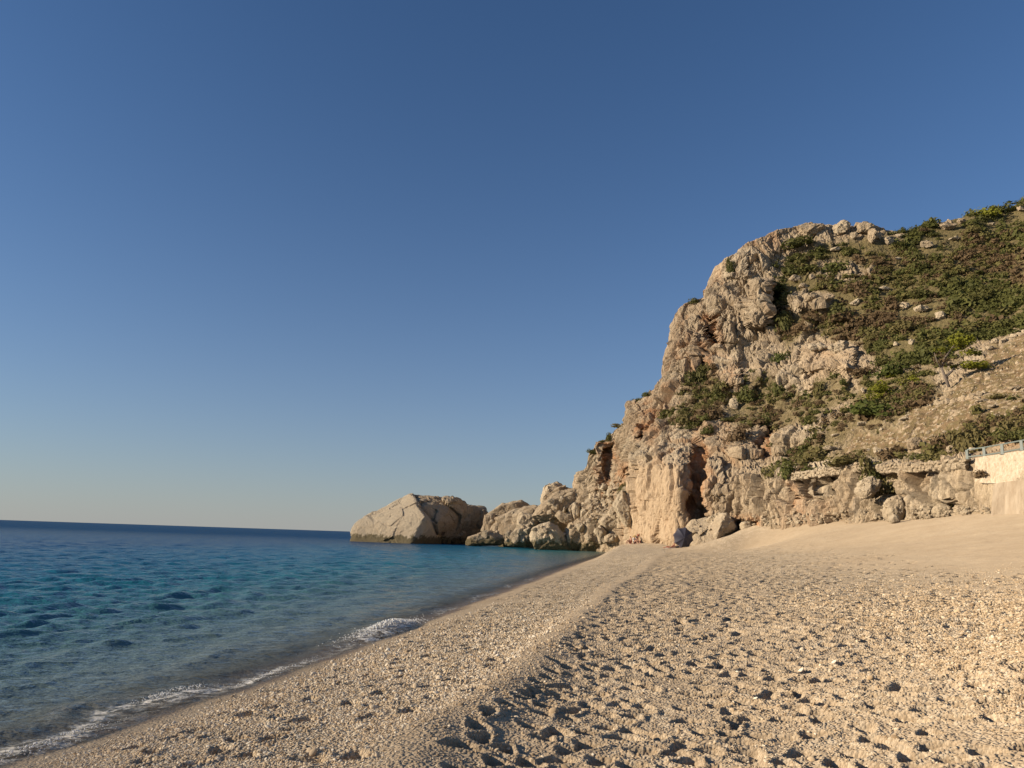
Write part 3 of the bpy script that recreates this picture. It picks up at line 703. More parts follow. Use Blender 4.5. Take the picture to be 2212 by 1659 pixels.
# the big pale sea boulder
rock_outline('sea_boulder', 'largest pale boulder with a smooth sunlit face, standing farthest out in the sea',
             cb([(140, 740), (135, 600), (170, 510), (240, 420), (450, 330), (720, 178), (880, 110), (935, 255), (1030, 400), (1000, 520), (850, 760), (1290, 600), (1280, 760), (1180, 390)]), 0, 6, M_boulder_sea, 6, 0.3, 3,
             Ds=[163, 163, 164, 166, 168, 170, 170, 162, 158, 157, 156, 174, 174, 174])
rock_outline('sea_boulder', 'big brown boulder with an undercut dark hollow, leaning behind the pale sea boulder',
             cb([(760, 170), (900, 105), (1440, 150), (1540, 195), (1840, 285), (1845, 420), (1250, 470), (1000, 280), (1290, 740), (1640, 640), (1750, 745), (1330, 620)]), 0, 12, M_boulder_brown, 6, 0.9, 8,
             Ds=[170, 171, 170, 172, 180, 181, 164, 164, 172, 185, 186, 172])
rock_outline('sea_boulder', 'small jagged rock horn on top of the brown sea boulder', cb([(1370, 165), (1385, 130), (1430, 100), (1450, 150), (1500, 185), (1420, 190)]), 169, 1.6, M_boulder_brown, 3, 1.2, 12)
cp = crop(1300, 1200, 320 / 2212.0); cq = crop(860, 1180, 800 / 2212.0)
PILE = [
    ('pale upright pinnacle boulder at the top left of the rock pile, against the sky', cp([(380, 300), (420, 130), (590, 105), (620, 30), (690, 70), (765, 165), (690, 250), (400, 420)]), 150, 5, M_boulder_white, 5),
    ('large brown boulder in the middle of the rock pile below the pale pinnacle', cp([(240, 660), (390, 400), (560, 270), (720, 180), (1000, 150), (1110, 175), (1215, 300), (1080, 400), (960, 520), (700, 640), (550, 720)]), 142, 7, M_boulder_brown, 6),
    ('broad rounded boulder with a pale lit face at the water edge of the pile', cp([(180, 950), (250, 830), (520, 735), (640, 790), (790, 980), (810, 1180), (250, 1180)]), 134, 4, M_boulder_sea, 5),
    ('pitted brown boulder at the water edge beside the broad rounded boulder', cp([(790, 900), (850, 760), (1100, 650), (1280, 750), (1300, 880), (1240, 1180), (810, 1180)]), 134.5, 4, M_boulder_brown, 5),
    ('egg-shaped boulder lying at the top of the sand beside the pale cliff nose', cp([(1390, 700), (1440, 630), (1520, 590), (1640, 650), (1820, 800), (1680, 930), (1540, 900), (1400, 770)]), 126, 3, M_boulder, 5),
    ('narrow knobbly rock stack standing at the sea end of the beach', cp([(1330, 880), (1380, 790), (1470, 860), (1490, 1000), (1440, 1130), (1380, 1130)]), 125, 1.8, M_boulder, 4),
    ('low brown rock between the narrow knobbly stack and the sand', cp([(1480, 960), (1560, 930), (1710, 960), (1690, 1060), (1560, 1090), (1450, 1090)]), 122, 2, M_boulder_brown, 4),
    ('upper of two square pale blocks stacked on the rock pile', cp([(1060, 430), (1090, 385), (1210, 430), (1220, 500), (1080, 505)]), 137, 1.6, M_boulder_white, 4),
    ('lower of two square pale blocks stacked on the rock pile', cp([(1050, 520), (1100, 495), (1180, 510), (1180, 620), (1060, 650)]), 135.5, 1.6, M_boulder_white, 4),
    ('tall blunt block leaning on the middle of the rock pile', cp([(900, 520), (930, 380), (970, 370), (1045, 470), (1040, 650), (940, 690)]), 137, 1.8, M_boulder, 4),
    ('pale pointed block perched at the top of the pile under the cliff', cp([(1200, 230), (1260, 165), (1340, 230), (1410, 370), (1340, 440), (1215, 400)]), 136, 2.2, M_boulder_white, 5),
    ('split upright slab leaning against the left side of the pale cliff nose', cp([(1620, 430), (1770, 185), (1850, 330), (1980, 540), (1960, 700), (1890, 785), (1830, 775), (1720, 640), (1715, 470)]), 107.5, 2.0, M_boulder, 5),
    ('small dark rock tucked under the split upright slab', cp([(1540, 560), (1580, 470), (1680, 450), (1730, 500), (1720, 640), (1640, 660)]), 113, 1.5, M_boulder_grey, 4),
    ('flat brown rock top showing behind the brown sea boulder', cq([(975, 300), (1080, 243), (1092, 220), (1222, 198), (1282, 240), (1275, 300), (1100, 320)]), 166, 6, M_boulder_brown, 5),
    ('tilted pale slab in the gap between the sea boulders and the pile', cq([(1020, 400), (1035, 368), (1130, 290), (1212, 285), (1195, 400), (1090, 445), (1012, 430)]), 157, 3.5, M_boulder, 5),
    ('rounded boulder resting on the slope left of the large brown boulder', cq([(1195, 330), (1225, 283), (1320, 300), (1335, 360), (1260, 395), (1200, 388)]), 150, 3, M_boulder, 4),
    ('low dark rock with a lit left tip at the waterline between the boulders', cq([(842, 488), (860, 455), (925, 430), (1000, 408), (1100, 450), (1100, 505), (845, 505)]), 152, 4, M_boulder_brown, 5),
    ('steep ribbed boulder at the waterline left of the broad rounded boulder', cq([(1098, 505), (1110, 455), (1200, 388), (1300, 352), (1320, 420), (1300, 512)]), 143, 4.5, M_boulder_brown, 5),
    ('squat shaded rock filling the gap above the waterline rocks', cq([(960, 400), (975, 300), (1040, 290), (1060, 350), (1030, 430)]), 162, 4, M_boulder_brown, 4),
    ('small pale pointed stone wedged in the pile left of the tall blunt block', cp([(745, 520), (765, 465), (790, 500), (780, 560), (750, 560)]), 137, 0.8, M_boulder_white, 3),
    ('pale jagged rock lying across the front of the rock pile top', cp([(620, 620), (690, 540), (880, 590), (930, 700), (820, 760), (700, 700)]), 137.5, 2, M_boulder, 4),
    ('brown jagged block behind the tall blunt block on the pile', cp([(820, 520), (880, 430), (950, 370), (990, 430), (940, 540), (870, 590)]), 139.5, 1.8, M_boulder, 4),
    ('pale knob standing behind the two stacked square blocks', cp([(940, 400), (965, 290), (1060, 300), (1130, 340), (1090, 410), (1000, 440)]), 140, 2, M_boulder, 4),
    ('pale slab at the base of the upper scree under the cliff', cp([(1130, 370), (1160, 330), (1215, 350), (1225, 420), (1150, 410)]), 138, 1, M_boulder, 3),
    ('small block on the scree right under the cliff foot, lit on top', cp([(1390, 150), (1420, 90), (1490, 80), (1520, 130), (1440, 180)]), 131, 1.4, M_boulder_white, 4),
    ('flat tan stone on the scree beside the small lit block', cp([(1520, 160), (1550, 120), (1640, 125), (1650, 160), (1560, 185)]), 130, 1.2, M_boulder, 3),
    ('rounded grey stone on the scree near the split slab', cp([(1610, 210), (1640, 165), (1710, 175), (1720, 220), (1650, 240)]), 127, 1.1, M_boulder_grey, 3),
    ('brown block jammed above the top of the split slab', cp([(1755, 160), (1820, 100), (1890, 180), (1880, 230), (1800, 220)]), 108.5, 1.0, M_boulder, 3),
]
PILE += [
    ('dark brown rock filling the back of the pile below the large brown boulder', [(1062, 1190), (1080, 1120), (1130, 1100), (1200, 1098), (1280, 1090), (1300, 1192)], 156, 8, M_boulder_brown, 5),
    ('shaded rock low in the middle of the pile behind the egg-shaped boulder', [(1255, 1190), (1260, 1130), (1290, 1090), (1335, 1085), (1345, 1160), (1330, 1190)], 134, 5, M_boulder_brown, 5),
]
for i, (lab, out, D, back, m, sb) in enumerate(PILE):
    rock_outline('boulder', lab, out, D, back, m, sb, 0.62, 20 + i * 3, group='boulders of the rock pile')
bpy.context.view_layer.update(); dg_ = bpy.context.evaluated_depsgraph_get(); rj = np.random.default_rng(61)
block_meshes = []
for i in range(7):
    pts = rj.normal(size=(12, 3)); pts /= np.linalg.norm(pts, axis=1, keepdims=True); pts *= np.array([1, .85, .75])
    me, c = rock_mesh(pts, 4, 0.6, 700 + i, name='block'); me.materials.append((M_boulder, M_boulder_white)[i % 2]); block_meshes.append(me)
for i in range(46):
    u = rj.uniform(1035, 1345); y = rj.uniform(np.interp(u, [1035, 1150, 1220, 1345], [1112, 1100, 1072, 1050]), np.interp(u, [1035, 1250, 1345], [1172, 1176, 1168]))
    q = ray(u, y); ok, loc, nrm_, fi, ob, mx_ = scene.ray_cast(dg_, Vector(EYE), Vector(q / np.linalg.norm(q)))
    if not ok or loc.y > 175 or ob.name.startswith(('sea', 'beach')): continue
    rr_ = rj.uniform(.45, 1.15)
    o = link('block', block_meshes[i % 7], label='angular broken block jumbled on the rock pile between the sea boulders and the cliff', cat='block', group='broken blocks jumbled on the rock pile', loc=loc + Vector((0, 0.1, rr_ * .15)))
    o.rotation_euler = tuple(rj.uniform(0, 6.28, 3)); o.scale = (rr_, rr_ * rj.uniform(.8, 1.2), rr_)
# fallen blocks by the parasol and at the cliff foot
rock_outline('boulder', 'long fallen block with a sandy top behind the parasol', [(1484, 1142), (1500, 1128), (1530, 1121), (1556, 1130), (1568, 1150), (1558, 1182), (1520, 1186), (1488, 1178)], 0, 3.0, M_boulder, 5, 0.8, 91,
             Ds=[91, 92, 92, 90, 88, 87, 88, 90], group='blocks fallen from the cliff')
rock_outline('boulder', 'leaning block with a dark overhanging right side, above the long fallen block', [(1520, 1126), (1556, 1112), (1566, 1108), (1585, 1122), (1599, 1136), (1578, 1138), (1556, 1170), (1548, 1160)], 0, 2.5, M_boulder, 5, 0.8, 95,
             Ds=[92, 90, 88, 88, 89, 92, 90, 87], group='blocks fallen from the cliff')
rock_outline('boulder', 'small squared white stone in the hollow at the cliff foot', [(1601, 1133), (1606, 1127), (1622, 1128), (1628, 1143), (1603, 1145)], 87, 1.0, M_boulder_white, 3, 0.6, 97, group='blocks fallen from the cliff')
rock_outline('boulder', 'tilted boulder with a pale crown and shaded underside, stuck in the low cliff', [(1860, 1060), (1868, 1040), (1886, 1030), (1900, 1034), (1902, 1050), (1880, 1074), (1870, 1076)], 65.6, 1.6, M_boulder, 5, 1.1, 99, group='blocks fallen from the cliff')
rock_outline('boulder', 'smooth rounded boulder bulging from the foot of the low cliff', [(1918, 1110), (1920, 1085), (1935, 1074), (1950, 1078), (1957, 1095), (1948, 1122), (1925, 1126)], 63.4, 1.2, M_boulder, 5, 0.8, 103, group='blocks fallen from the cliff')
rock_outline('boulder', 'small low stone under the smooth rounded boulder at the cliff foot', [(1922, 1124), (1930, 1112), (1942, 1114), (1945, 1127), (1930, 1132)], 61, 0.6, M_boulder, 3, 0.6, 105, group='blocks fallen from the cliff')
# single rocks on the hillside
HROCKS = [
    (1749, 497, 71, 40, 'grey', 'widest brown outcrop block on the summit skyline'), (1820, 491, 44, 36, 'pale', 'pale pointed block on the summit right of the widest brown outcrop'),
    (1868, 491, 44, 26, 'grey', 'cracked grey block on the summit between the pale pointed block and the saddle'), (1885, 511, 22, 40, 'grey', 'tall narrow rock rib just under the summit'),
    (1918, 520, 28, 22, 'pale', 'rounded rock at the right end of the summit outcrops'), (1844, 509, 18, 18, 'grey', 'small stone below the pale pointed summit block'),
    (1900, 511, 8, 22, 'pale', 'thin upright shard between the narrow rib and the rounded rock'), (1940, 509, 18, 9, 'pale', 'low pair of stones near the saddle of the skyline'),
    (2045, 486, 42, 22, 'grey', 'triangular grey rock below the right skyline'), (2077, 478, 20, 13, 'grey', 'two-humped stone right of the triangular grey rock'),
    (2002, 529, 34, 16, 'pale', 'angular tan rock in the scrub below the triangular one'), (2061, 515, 30, 8, 'white', 'long flat white slab in the upper scrub'),
    (2141, 484, 16, 7, 'pale', 'small flat stone below the yellow-green skyline shrub'), (2204, 452, 16, 18, 'pale', 'pale rock at the right picture edge under the skyline'),
    (1940, 559, 16, 8, 'white', 'small white stone alone in the dark upper scrub'), (1911, 623, 26, 9, 'white', 'flat white stone in the scrub left of centre slope'),
    (1844, 652, 32, 19, 'white', 'blocky white rock in the scrub beside the middle outcrops'), (1953, 660, 27, 16, 'white', 'left one of two white rocks side by side in the scrub'),
    (1993, 667, 42, 14, 'white', 'longer right one of two white rocks side by side in the scrub'), (2032, 682, 24, 20, 'white', 'white rock with a tail of rubble right of the pair'),
    (1765, 750, 46, 22, 'white', 'long undercut white ledge block at the top of the middle cliff'), (1815, 749, 52, 28, 'white', 'broken white ledge block right of the undercut ledge block'),
    (1936, 744, 16, 11, 'white', 'small white stone left of a square one in the mid slope'), (1969, 739, 16, 16, 'white', 'small square white stone in the mid slope'),
    (2151, 737, 17, 15, 'white', 'upright white stone at the left end of the upper stony terrace'), (2137, 751, 20, 12, 'white', 'white block lying just below the upright terrace stone'),
    (1805, 538, 24, 10, 'pale', 'flat pale stone below the summit outcrops'), (1723, 660, 24, 38, 'pale', 'pale pillar at the left end of the middle outcrops'),
    (1717, 603, 28, 15, 'pale', 'pale ragged rock right of the dark cleft'), (1734, 618, 22, 12, 'pale', 'pale ragged rock just above the middle outcrops'),
    (1753, 643, 38, 26, 'grey', 'big grey block in the middle outcrops'), (1790, 640, 26, 18, 'grey', 'rounded grey rock at the right end of the middle outcrops'), (1753, 598, 14, 14, 'pale', 'small pale stone over the middle outcrops'),
    (1864, 915, 28, 12, 'white', 'white stone lying in scrub at the edge of the stony slope'), (1804, 940, 20, 8, 'white', 'little white ledge stone above the low scrub'),
    (1976, 959, 40, 34, 'grey', 'large pitted grey boulder on the slope above the stone wall'), (1897, 973, 18, 15, 'pale', 'small pale boulder behind the wall, left of the pitted one'),
    (2059, 974, 30, 24, 'pale', 'pale bush-flanked boulder beside the end of the railing'), (1864, 844, 11, 16, 'white', 'small white stone left of the yellow-green pine'),
    (2143, 878, 20, 9, 'pale', 'flat stone on the stony slope below the leaning pine'), (1585, 872, 22, 26, 'white', 'white knob rock on the brushy shelf of the cliff'),
    (1795, 968, 46, 12, 'pale', 'long pale ledge stone between the shrubs over the wall'), (2120, 865, 26, 9, 'pale', 'low pale stone under the leaning pine'), (2190, 838, 30, 8, 'pale', 'low flat stone near the right edge on the stony slope'),
    (2029, 826, 14, 12, 'white', 'white stone at the foot of the leaning pine trunk'), (1952, 905, 24, 10, 'pale', 'tan stone at the left of the stony slope'),
]
MH = {'grey': M_boulder_grey, 'pale': M_boulder, 'white': M_boulder_white}
for i, (u, y, w, h, m, lab) in enumerate(HROCKS):
    loc, n = hit(u, y + h * 0.3)
    D = loc.y; k = MPP(D); rr = np.random.default_rng(300 + i)
    a, b = w * k / 2, h * k / 2
    pts = []
    for _ in range(16):
        d = rr.normal(size=3); d /= np.abs(d).max() ** 0.6 * np.linalg.norm(d) ** 0.4
        pts.append((d[0] * a, d[1] * max(a, b) * 0.7, d[2] * b))
    me, c = rock_mesh(np.array(pts), 4 if w * h > 250 else 3, 1.3, 300 + i, name='rock')
    p = Vector(W(u, y, D - 0.35 * max(a, b))) + c
    link('rock', me, MH[m], label=lab, cat='rock', group='rocks on the hillside', loc=p)
# loose stones on the scree and the stony slope: uncountable
def scatter_stones(name, spots, mat, seed):
    rr = np.random.default_rng(seed); V, F = [], []; base, fc = ico(1)
    for (x, y, z, r) in spots:
        q = base * (1 + 0.35 * rr.uniform(-1, 1, (len(base), 1))) * np.array([1, rr.uniform(.6, 1), rr.uniform(.5, .9)]) * r
        a = rr.uniform(0, 6.28); c, s = math.cos(a), math.sin(a)
        q = q @ np.array([[c, -s, 0], [s, c, 0], [0, 0, 1]]); F.append(fc + len(base) * len(V)); V.append(q + np.array([x, y, z]))
    return link(name, mesh_from(name, np.concatenate(V), np.concatenate(F), False), mat, kind='stuff')
spots = []
rr = np.random.default_rng(55)
flatv = hv.reshape(-1, 3); stw = ext(stony).ravel() * (0.35 + 0.65 * (rr.random(flatv.shape[0]) > 0.5)); 
Yl, Ul = YY.ravel(), UU.ravel()
idx = rr.choice(len(flatv), 1300, p=stw / stw.sum(), replace=False)
for i in idx:
    v = flatv[i]; spots.append((v[0], v[1], v[2], rr.uniform(.05, .15) * (1.9 if rr.random() < .08 else 1)))
for _ in range(220):
    x, y = rr.uniform(1180, 1760), rr.uniform(60, 720)
    u, w_ = cp([(x, y)])[0]
    if x < 1350 and y < 250: continue
    loc, n = hit(u, w_); 
    D = min(loc.y - 0.3, 138 - (y - 60) / 660 * 12); q = W(u, w_, D)
    spots.append((*q, rr.uniform(.15, .55)))
for _ in range(260):
    u = rr.uniform(1600, 2140); y = np.interp(u, [1660, 2140], [1134, 1112]); loc, n = hit(u, y - rr.uniform(0, 22)); spots.append((loc.x, loc.y - 0.05, loc.z, rr.uniform(.08, .26)))
scatter_stones('rubble', spots, M_boulder, 5)

# ------------------------------------------------------------------ stone walls
def stone_block(seed):
    rr = np.random.default_rng(seed); bm = bmesh.new(); bmesh.ops.create_cube(bm, size=1.0)
    bmesh.ops.bevel(bm, geom=list(bm.edges), offset=0.16, segments=1, affect='EDGES')
    for v in bm.verts: v.co += Vector(rr.normal(0, 0.05, 3))
    return bm_mesh(bm, 'stone')
stone_meshes = [stone_block(900 + i) for i in range(8)]
for m_ in stone_meshes: m_.materials.append(M_stone)
def stone_wall(name, label, path, courses, size, depth_, seed, base_drop=0.0, jitter=0.3):
    path = [Vector(p) for p in path]; rr = np.random.default_rng(seed)
    root = bpy.data.objects.new(name, None); col.objects.link(root); root.location = path[0]; tag(root, label, 'wall')
    L = [0]; 
    for a, b in zip(path, path[1:]): L.append(L[-1] + (b - a).length)
    cnt = 0
    for c in range(courses):
        s = rr.uniform(0, size * 0.5)
        while s < L[-1]:
            w = size * rr.uniform(.6, 1.6); h = size * rr.uniform(.55, .95)
            k = max(j for j in range(len(path) - 1) if L[j] <= min(s + w / 2, L[-1] - 1e-4)); t = (s + w / 2 - L[k]) / (L[k + 1] - L[k])
            p = path[k].lerp(path[k + 1], min(t, 1)); ang = math.atan2((path[k + 1] - path[k]).y, (path[k + 1] - path[k]).x)
            o = bpy.data.objects.new('stone', stone_meshes[int(rr.integers(8))]); col.objects.link(o); o.parent = root
            o.location = p - path[0] + Vector((rr.normal(0, .04), rr.normal(0, .05), -base_drop - (courses - 1 - c) * size * 0.68 + rr.normal(0, .03)))
            o.rotation_euler = (rr.normal(0, .22), rr.normal(0, .22), ang + rr.normal(0, .3)); o.scale = (w * 1.02, depth_ * rr.uniform(.8, 1.2), h * 1.06)
            s += w; cnt += 1
    return cnt
def wallpath(uyD): return [W(u, y + 8, D - 0.15) for u, y, D in uyD]
stone_wall('dry_stone_wall', 'long low dry stone wall along the terrace edge above the low cliff', wallpath([(1660, 1030, 83.5), (1700, 1021, 81), (1750, 1011, 77.4), (1800, 1005, 73.8), (1850, 996, 69.6), (1868, 991, 68.2)]), 3, 0.36, 0.6, 11)
stone_wall('dry_stone_wall', 'shorter stretch of dry stone wall ending at the railing', wallpath([(1900, 1000, 66.2), (1950, 996, 63.2), (2000, 994, 60.2), (2040, 992, 57.7), (2085, 986, 55.2)]), 3, 0.36, 0.6, 12)
def hillpath(uy): return [hit(u, y)[0] + Vector((0, -0.1, 0.1)) for u, y in uy]
stone_wall('terrace_wall', 'old tumbled terrace wall of pale stones below the leaning pine', hillpath([(2000, 878), (2035, 872), (2070, 866), (2105, 858), (2130, 850)]), 2, 0.55, 0.5, 13)
stone_wall('terrace_wall', 'upper tumbled terrace wall of stones running to the right picture edge', hillpath([(2155, 745), (2175, 733), (2195, 726), (2225, 717)]), 2, 0.6, 0.5, 14)

# ------------------------------------------------------------------ retaining walls and railing
def ribbon(path_top, path_bot, thick, n=60, m=10, rough=0.05, seed=0):
    """a masonry wall between two lines, with uneven faces"""
    a = np.array(path_top); b = np.array(path_bot); t = np.linspace(0, 1, n); ta = np.linspace(0, 1, len(a))
    A = np.stack([np.interp(t, ta, a[:, k]) for k in range(3)], 1); B = np.stack([np.interp(t, ta, b[:, k]) for k in range(3)], 1)
    V = []
    d = (A[-1] - A[0]); nn = np.array([d[1], -d[0], 0]); nn /= np.linalg.norm(nn)
    if nn[0] > 0: nn = -nn
    for j in range(m):
        w = j / (m - 1); p = A * (1 - w) + B * w; q = (p + seed).astype(np.float32)
        p = p + nn * (rough * (fbm(q * 1.8, 4, seed) + 0.8 * (worley(q * 2.2, seed)[2] - 0.5)))[:, None]
        V.append(p)
    bk = [A - nn * thick, B - nn * thick]
    V = [bk[0]] + V + [bk[1]]
    V = np.stack(V); return mesh_from('wall', V.reshape(-1, 3), grid_faces(len(V), n), False)
rt = [W(2107, 989, 53.3), W(2125, 986, 52.6), W(2165, 980, 51.2), W(2212, 972, 49.6), W(2400, 945, 45), W(2800, 900, 39)]
rb = [W(2107, 1040, 53.2), W(2125, 1044, 52.5), W(2165, 1044, 51), W(2212, 1042, 49.4), W(2400, 1012, 44.8), W(2800, 985, 38.8)]
wall = link('retaining_wall', ribbon(rt, rb, 0.9, 90, 14, 0.06, 3), M_wall, label='whitewashed retaining wall under the grey-green railing at the right edge', cat='wall')
lt = [W(2146, 1045, 51.2), W(2170, 1041, 50.4), W(2212, 1036, 48.9), W(2400, 1018, 44.3), W(2800, 992, 38.4)]
lb = [W(2140, 1116, 51.0), W(2170, 1114, 50.2), W(2212, 1112, 48.7), W(2400, 1106, 44.1), W(2800, 1096, 38.2)]
link('sea_wall', ribbon(lt, lb, 0.8, 60, 12, 0.03, 5), M_conc, label='stained concrete sea wall rising from the beach at the right edge', cat='wall')
def concrete_pad(path, name): pass
rail = bpy.data.objects.new('railing', None); col.objects.link(rail); rl0 = Vector(W(2088, 988, 54.2)); rail.location = rl0
tag(rail, 'grey-green railing with broad flat posts on the road edge', 'railing')
posts = [(2090, 990, 972, 54.2), (2127, 986, 967, 52.6), (2166, 980, 960, 51.2), (2208, 972, 952, 49.8), (2262, 964, 943, 48.2), (2320, 955, 932, 46.8), (2385, 945, 920, 45.4)]
tops = []
for u, yb, yt, D in posts:
    b, t = Vector(W(u, yb + 2, D)), Vector(W(u, yt, D)); tops.append(t)
    bm = bmesh.new(); h = (t - b).length
    bm_box(bm, (0, 0, h / 2), (0.20, 0.08, h), Matrix.Rotation(R(-62), 3, 'Z'))
    bm_box(bm, (0, 0, 0.02), (0.34, 0.2, 0.04), Matrix.Rotation(R(-62), 3, 'Z'))
    bmesh.ops.bevel(bm, geom=list(bm.edges), offset=0.012, segments=1, affect='EDGES')
    link('post', bm_mesh(bm, 'post'), M_rail, rail, loc=b - rl0)
bm = bmesh.new(); bm_tube(bm, [t - rl0 + Vector((0, 0, 0.02)) for t in tops], [0.05] * len(tops), 8); link('top_rail', bm_mesh(bm, 'top_rail', True), M_rail, rail)
bm = bmesh.new(); bm_tube(bm, [Vector(W(u, yb - 3, D)) - rl0 for u, yb, yt, D in posts], [0.05] * len(posts), 8); link('bottom_rail', bm_mesh(bm, 'bottom_rail', True), M_rail, rail)
bm = bmesh.new(); bm_box(bm, (0, 0, 0.11), (0.36, 0.30, 0.22)); bmesh.ops.bevel(bm, geom=list(bm.edges), offset=0.04, segments=2, affect='EDGES')
link('white_block', bm_mesh(bm, 'white_block'), M_wall, label='small white block behind the left end of the railing', cat='block', loc=Vector(W(2100, 973, 55.6)))

# ------------------------------------------------------------------ plants
def leaf_cloud(n, seed, lobes=7, leaf=0.085, squash=0.75, spread=0.62):
    """a dome of small bent leaf sprays over uneven lobes, unit radius; vertices, quads, tint"""
    rr = np.random.default_rng(seed)
    lc = rr.normal(size=(lobes, 3)); lc /= np.linalg.norm(lc, axis=1, keepdims=True); lc *= rr.uniform(.25, spread, (lobes, 1)); lc[:, 2] = np.abs(lc[:, 2]) * squash
    lr = rr.uniform(.28, .5, lobes); k = rr.integers(lobes, size=n)
    d = rr.normal(size=(n, 3)); d /= np.linalg.norm(d, axis=1, keepdims=True)
    c = lc[k] + d * (lr[k] * rr.uniform(.62, 1.08, n))[:, None]; c[:, 2] = np.where(c[:, 2] < 0, -c[:, 2] * 0.5, c[:, 2])
    nrm = d + rr.normal(0, 0.36, (n, 3)); nrm /= np.linalg.norm(nrm, axis=1, keepdims=True)
    a = np.cross(nrm, rr.normal(size=(n, 3))); a /= np.linalg.norm(a, axis=1, keepdims=True); b = np.cross(nrm, a)
    s = leaf * rr.uniform(.6, 1.5, n)[:, None]; e = s * rr.uniform(.5, .9, n)[:, None]
    V = np.stack([c - a * s, c - b * e + nrm * s * .2, c + a * s, c + b * e + nrm * s * .2], 1).reshape(-1, 3)
    F = np.arange(n * 4).reshape(-1, 4); return V, F, np.repeat(np.clip(rr.normal(.5, .28, n), 0, 1), 4)
def cloud_mesh(name, mat, **kw):
    V, F, T = leaf_cloud(**kw); me = mesh_from(name, V, F, False); attr(me, 'tint', T); me.materials.append(mat); return me
BUSH = {k: [cloud_mesh('shrub', LEAF[k], n=560, seed=40 + i * 7 + j * 31, lobes=6 + i, leaf=0.07) for i in range(4)] for j, k in enumerate(LEAF)}
def shrub_at(kind, p, w, h, label, group, seed, cat='shrub', name='shrub'):
    rr = np.random.default_rng(seed)
    o = link(name, BUSH[kind][seed % 4], label=label, cat=cat, group=group, loc=p)
    o.scale = (w / 1.5, w / 1.5 * rr.uniform(.8, 1.1), h); o.rotation_euler = (rr.normal(0, .1), rr.normal(0, .1), rr.uniform(0, 6.28)); return o
NAMED = [
    ('yellow', 2122, 460, 62, 26, 'yellow-green shrub standing on the right skyline'), ('green', 2170, 458, 70, 18, 'low dark shrub on the skyline right of the yellow-green one'),
    ('yellow', 1966, 818, 34, 26, 'small yellow-green shrub left of the leaning pine'), ('bright', 1900, 880, 105, 38, 'bright green creeping bush below the yellow-green pine'),
    ('green', 1707, 1012, 62, 42, 'dark round shrub on the terrace edge at the left end of the wall'), ('brown', 1728, 1018, 44, 24, 'dead brown twiggy bush beside the dark round shrub'),
    ('olive', 1668, 1018, 52, 26, 'olive bush at the far left end of the terrace'), ('olive', 1770, 978, 92, 44, 'wide olive bush behind the left part of the wall'),
    ('olive', 1834, 992, 70, 22, 'low olive hedge just behind the top of the wall'), ('olive', 1868, 1002, 40, 36, 'olive bush hanging over the gap in the wall'),
    ('green', 1882, 1030, 46, 40, 'dark hanging bush spilling down the low cliff at the gap'), ('olive', 1936, 1050, 52, 34, 'thin olive scrub on the ledge of the low cliff'),
    ('olive', 2056, 1082, 22, 66, 'narrow hanging plant in the crack of the low cliff'), ('olive', 2100, 950, 86, 62, 'big olive bush above the left end of the railing'),
    ('brown', 2040, 950, 56, 44, 'grey brown twiggy bush left of the big olive bush'), ('olive', 2030, 988, 56, 26, 'low bush on the wall top left of the railing'),
    ('green', 1985, 984, 44, 22, 'dark bush at the foot of the pitted boulder'), ('brown', 2130, 1020, 34, 22, 'dry bush in front of the left end of the white wall'),
    ('olive', 2195, 915, 60, 40, 'olive bush at the right edge above the railing'), ('green', 1800, 575, 70, 30, 'dark bush under the summit outcrops'),
    ('green', 1690, 690, 46, 56, 'tall dark bush in the shade beside the dark cleft'), ('green', 1735, 520, 90, 26, 'dark thicket just below the widest summit outcrop'),
    ('green', 1500, 660, 32, 14, 'dark shrub on the skyline ledge of the upper cliff'), ('green', 1280, 968, 22, 12, 'lowest dark shrub on the left skyline of the cliff'),
    ('green', 1300, 955, 18, 10, 'small shrub on the skyline above the lowest one'), ('green', 1318, 938, 16, 18, 'upright shrub on the skyline halfway up the lower cliff'),
    ('olive', 1342, 918, 34, 10, 'flat shrub on the sloping skyline of the lower cliff'), ('green', 1380, 862, 30, 14, 'round dark shrub on the skyline step of the cliff'),
    ('green', 1400, 848, 26, 14, 'second dark shrub on the skyline step, nearer the upper cliff'), ('olive', 1350, 1055, 36, 26, 'olive shrub at the head of the scree beside the pale nose'),
    ('green', 1505, 808, 50, 48, 'dark shrub in the deep gully of the cliff'), ('green', 1558, 832, 30, 28, 'small dark shrub right of the gully'), ('olive', 1480, 900, 50, 36, 'olive shrub on the shelf above the pale nose'),
    ('brown', 1540, 890, 70, 36, 'brown shrub on the brushy shelf of the cliff'), ('green', 1620, 850, 60, 38, 'dark shrub under the middle cliff'), ('green', 1690, 830, 36, 44, 'shrub growing up the middle cliff face'),
    ('olive', 1770, 835, 34, 60, 'tall thin shrub against the orange part of the middle cliff'), ('green', 1650, 910, 34, 26, 'dark shrub low on the brushy shelf'), ('green', 1580, 570, 24, 34, 'shrub growing beside the fluted pale slab of the upper cliff'),
    ('brown', 1600, 935, 60, 30, 'dry shrub on the lower edge of the brushy shelf'), ('green', 1530, 925, 28, 22, 'small dark shrub above the cave'), ('green', 1800, 680, 64, 40, 'dark bush below the middle outcrops'),
    ('bright', 1925, 795, 60, 34, 'bright green bush on the slope above the yellow-green pine'), ('bright', 1690, 770, 36, 26, 'bright green shrub on the ledge over the middle cliff'),
    ('olive', 2150, 855, 44, 12, 'low olive cushion on the upper terrace wall'), ('yellow', 1930, 806, 22, 18, 'tiny yellow-green shrub left of the small one'),
]
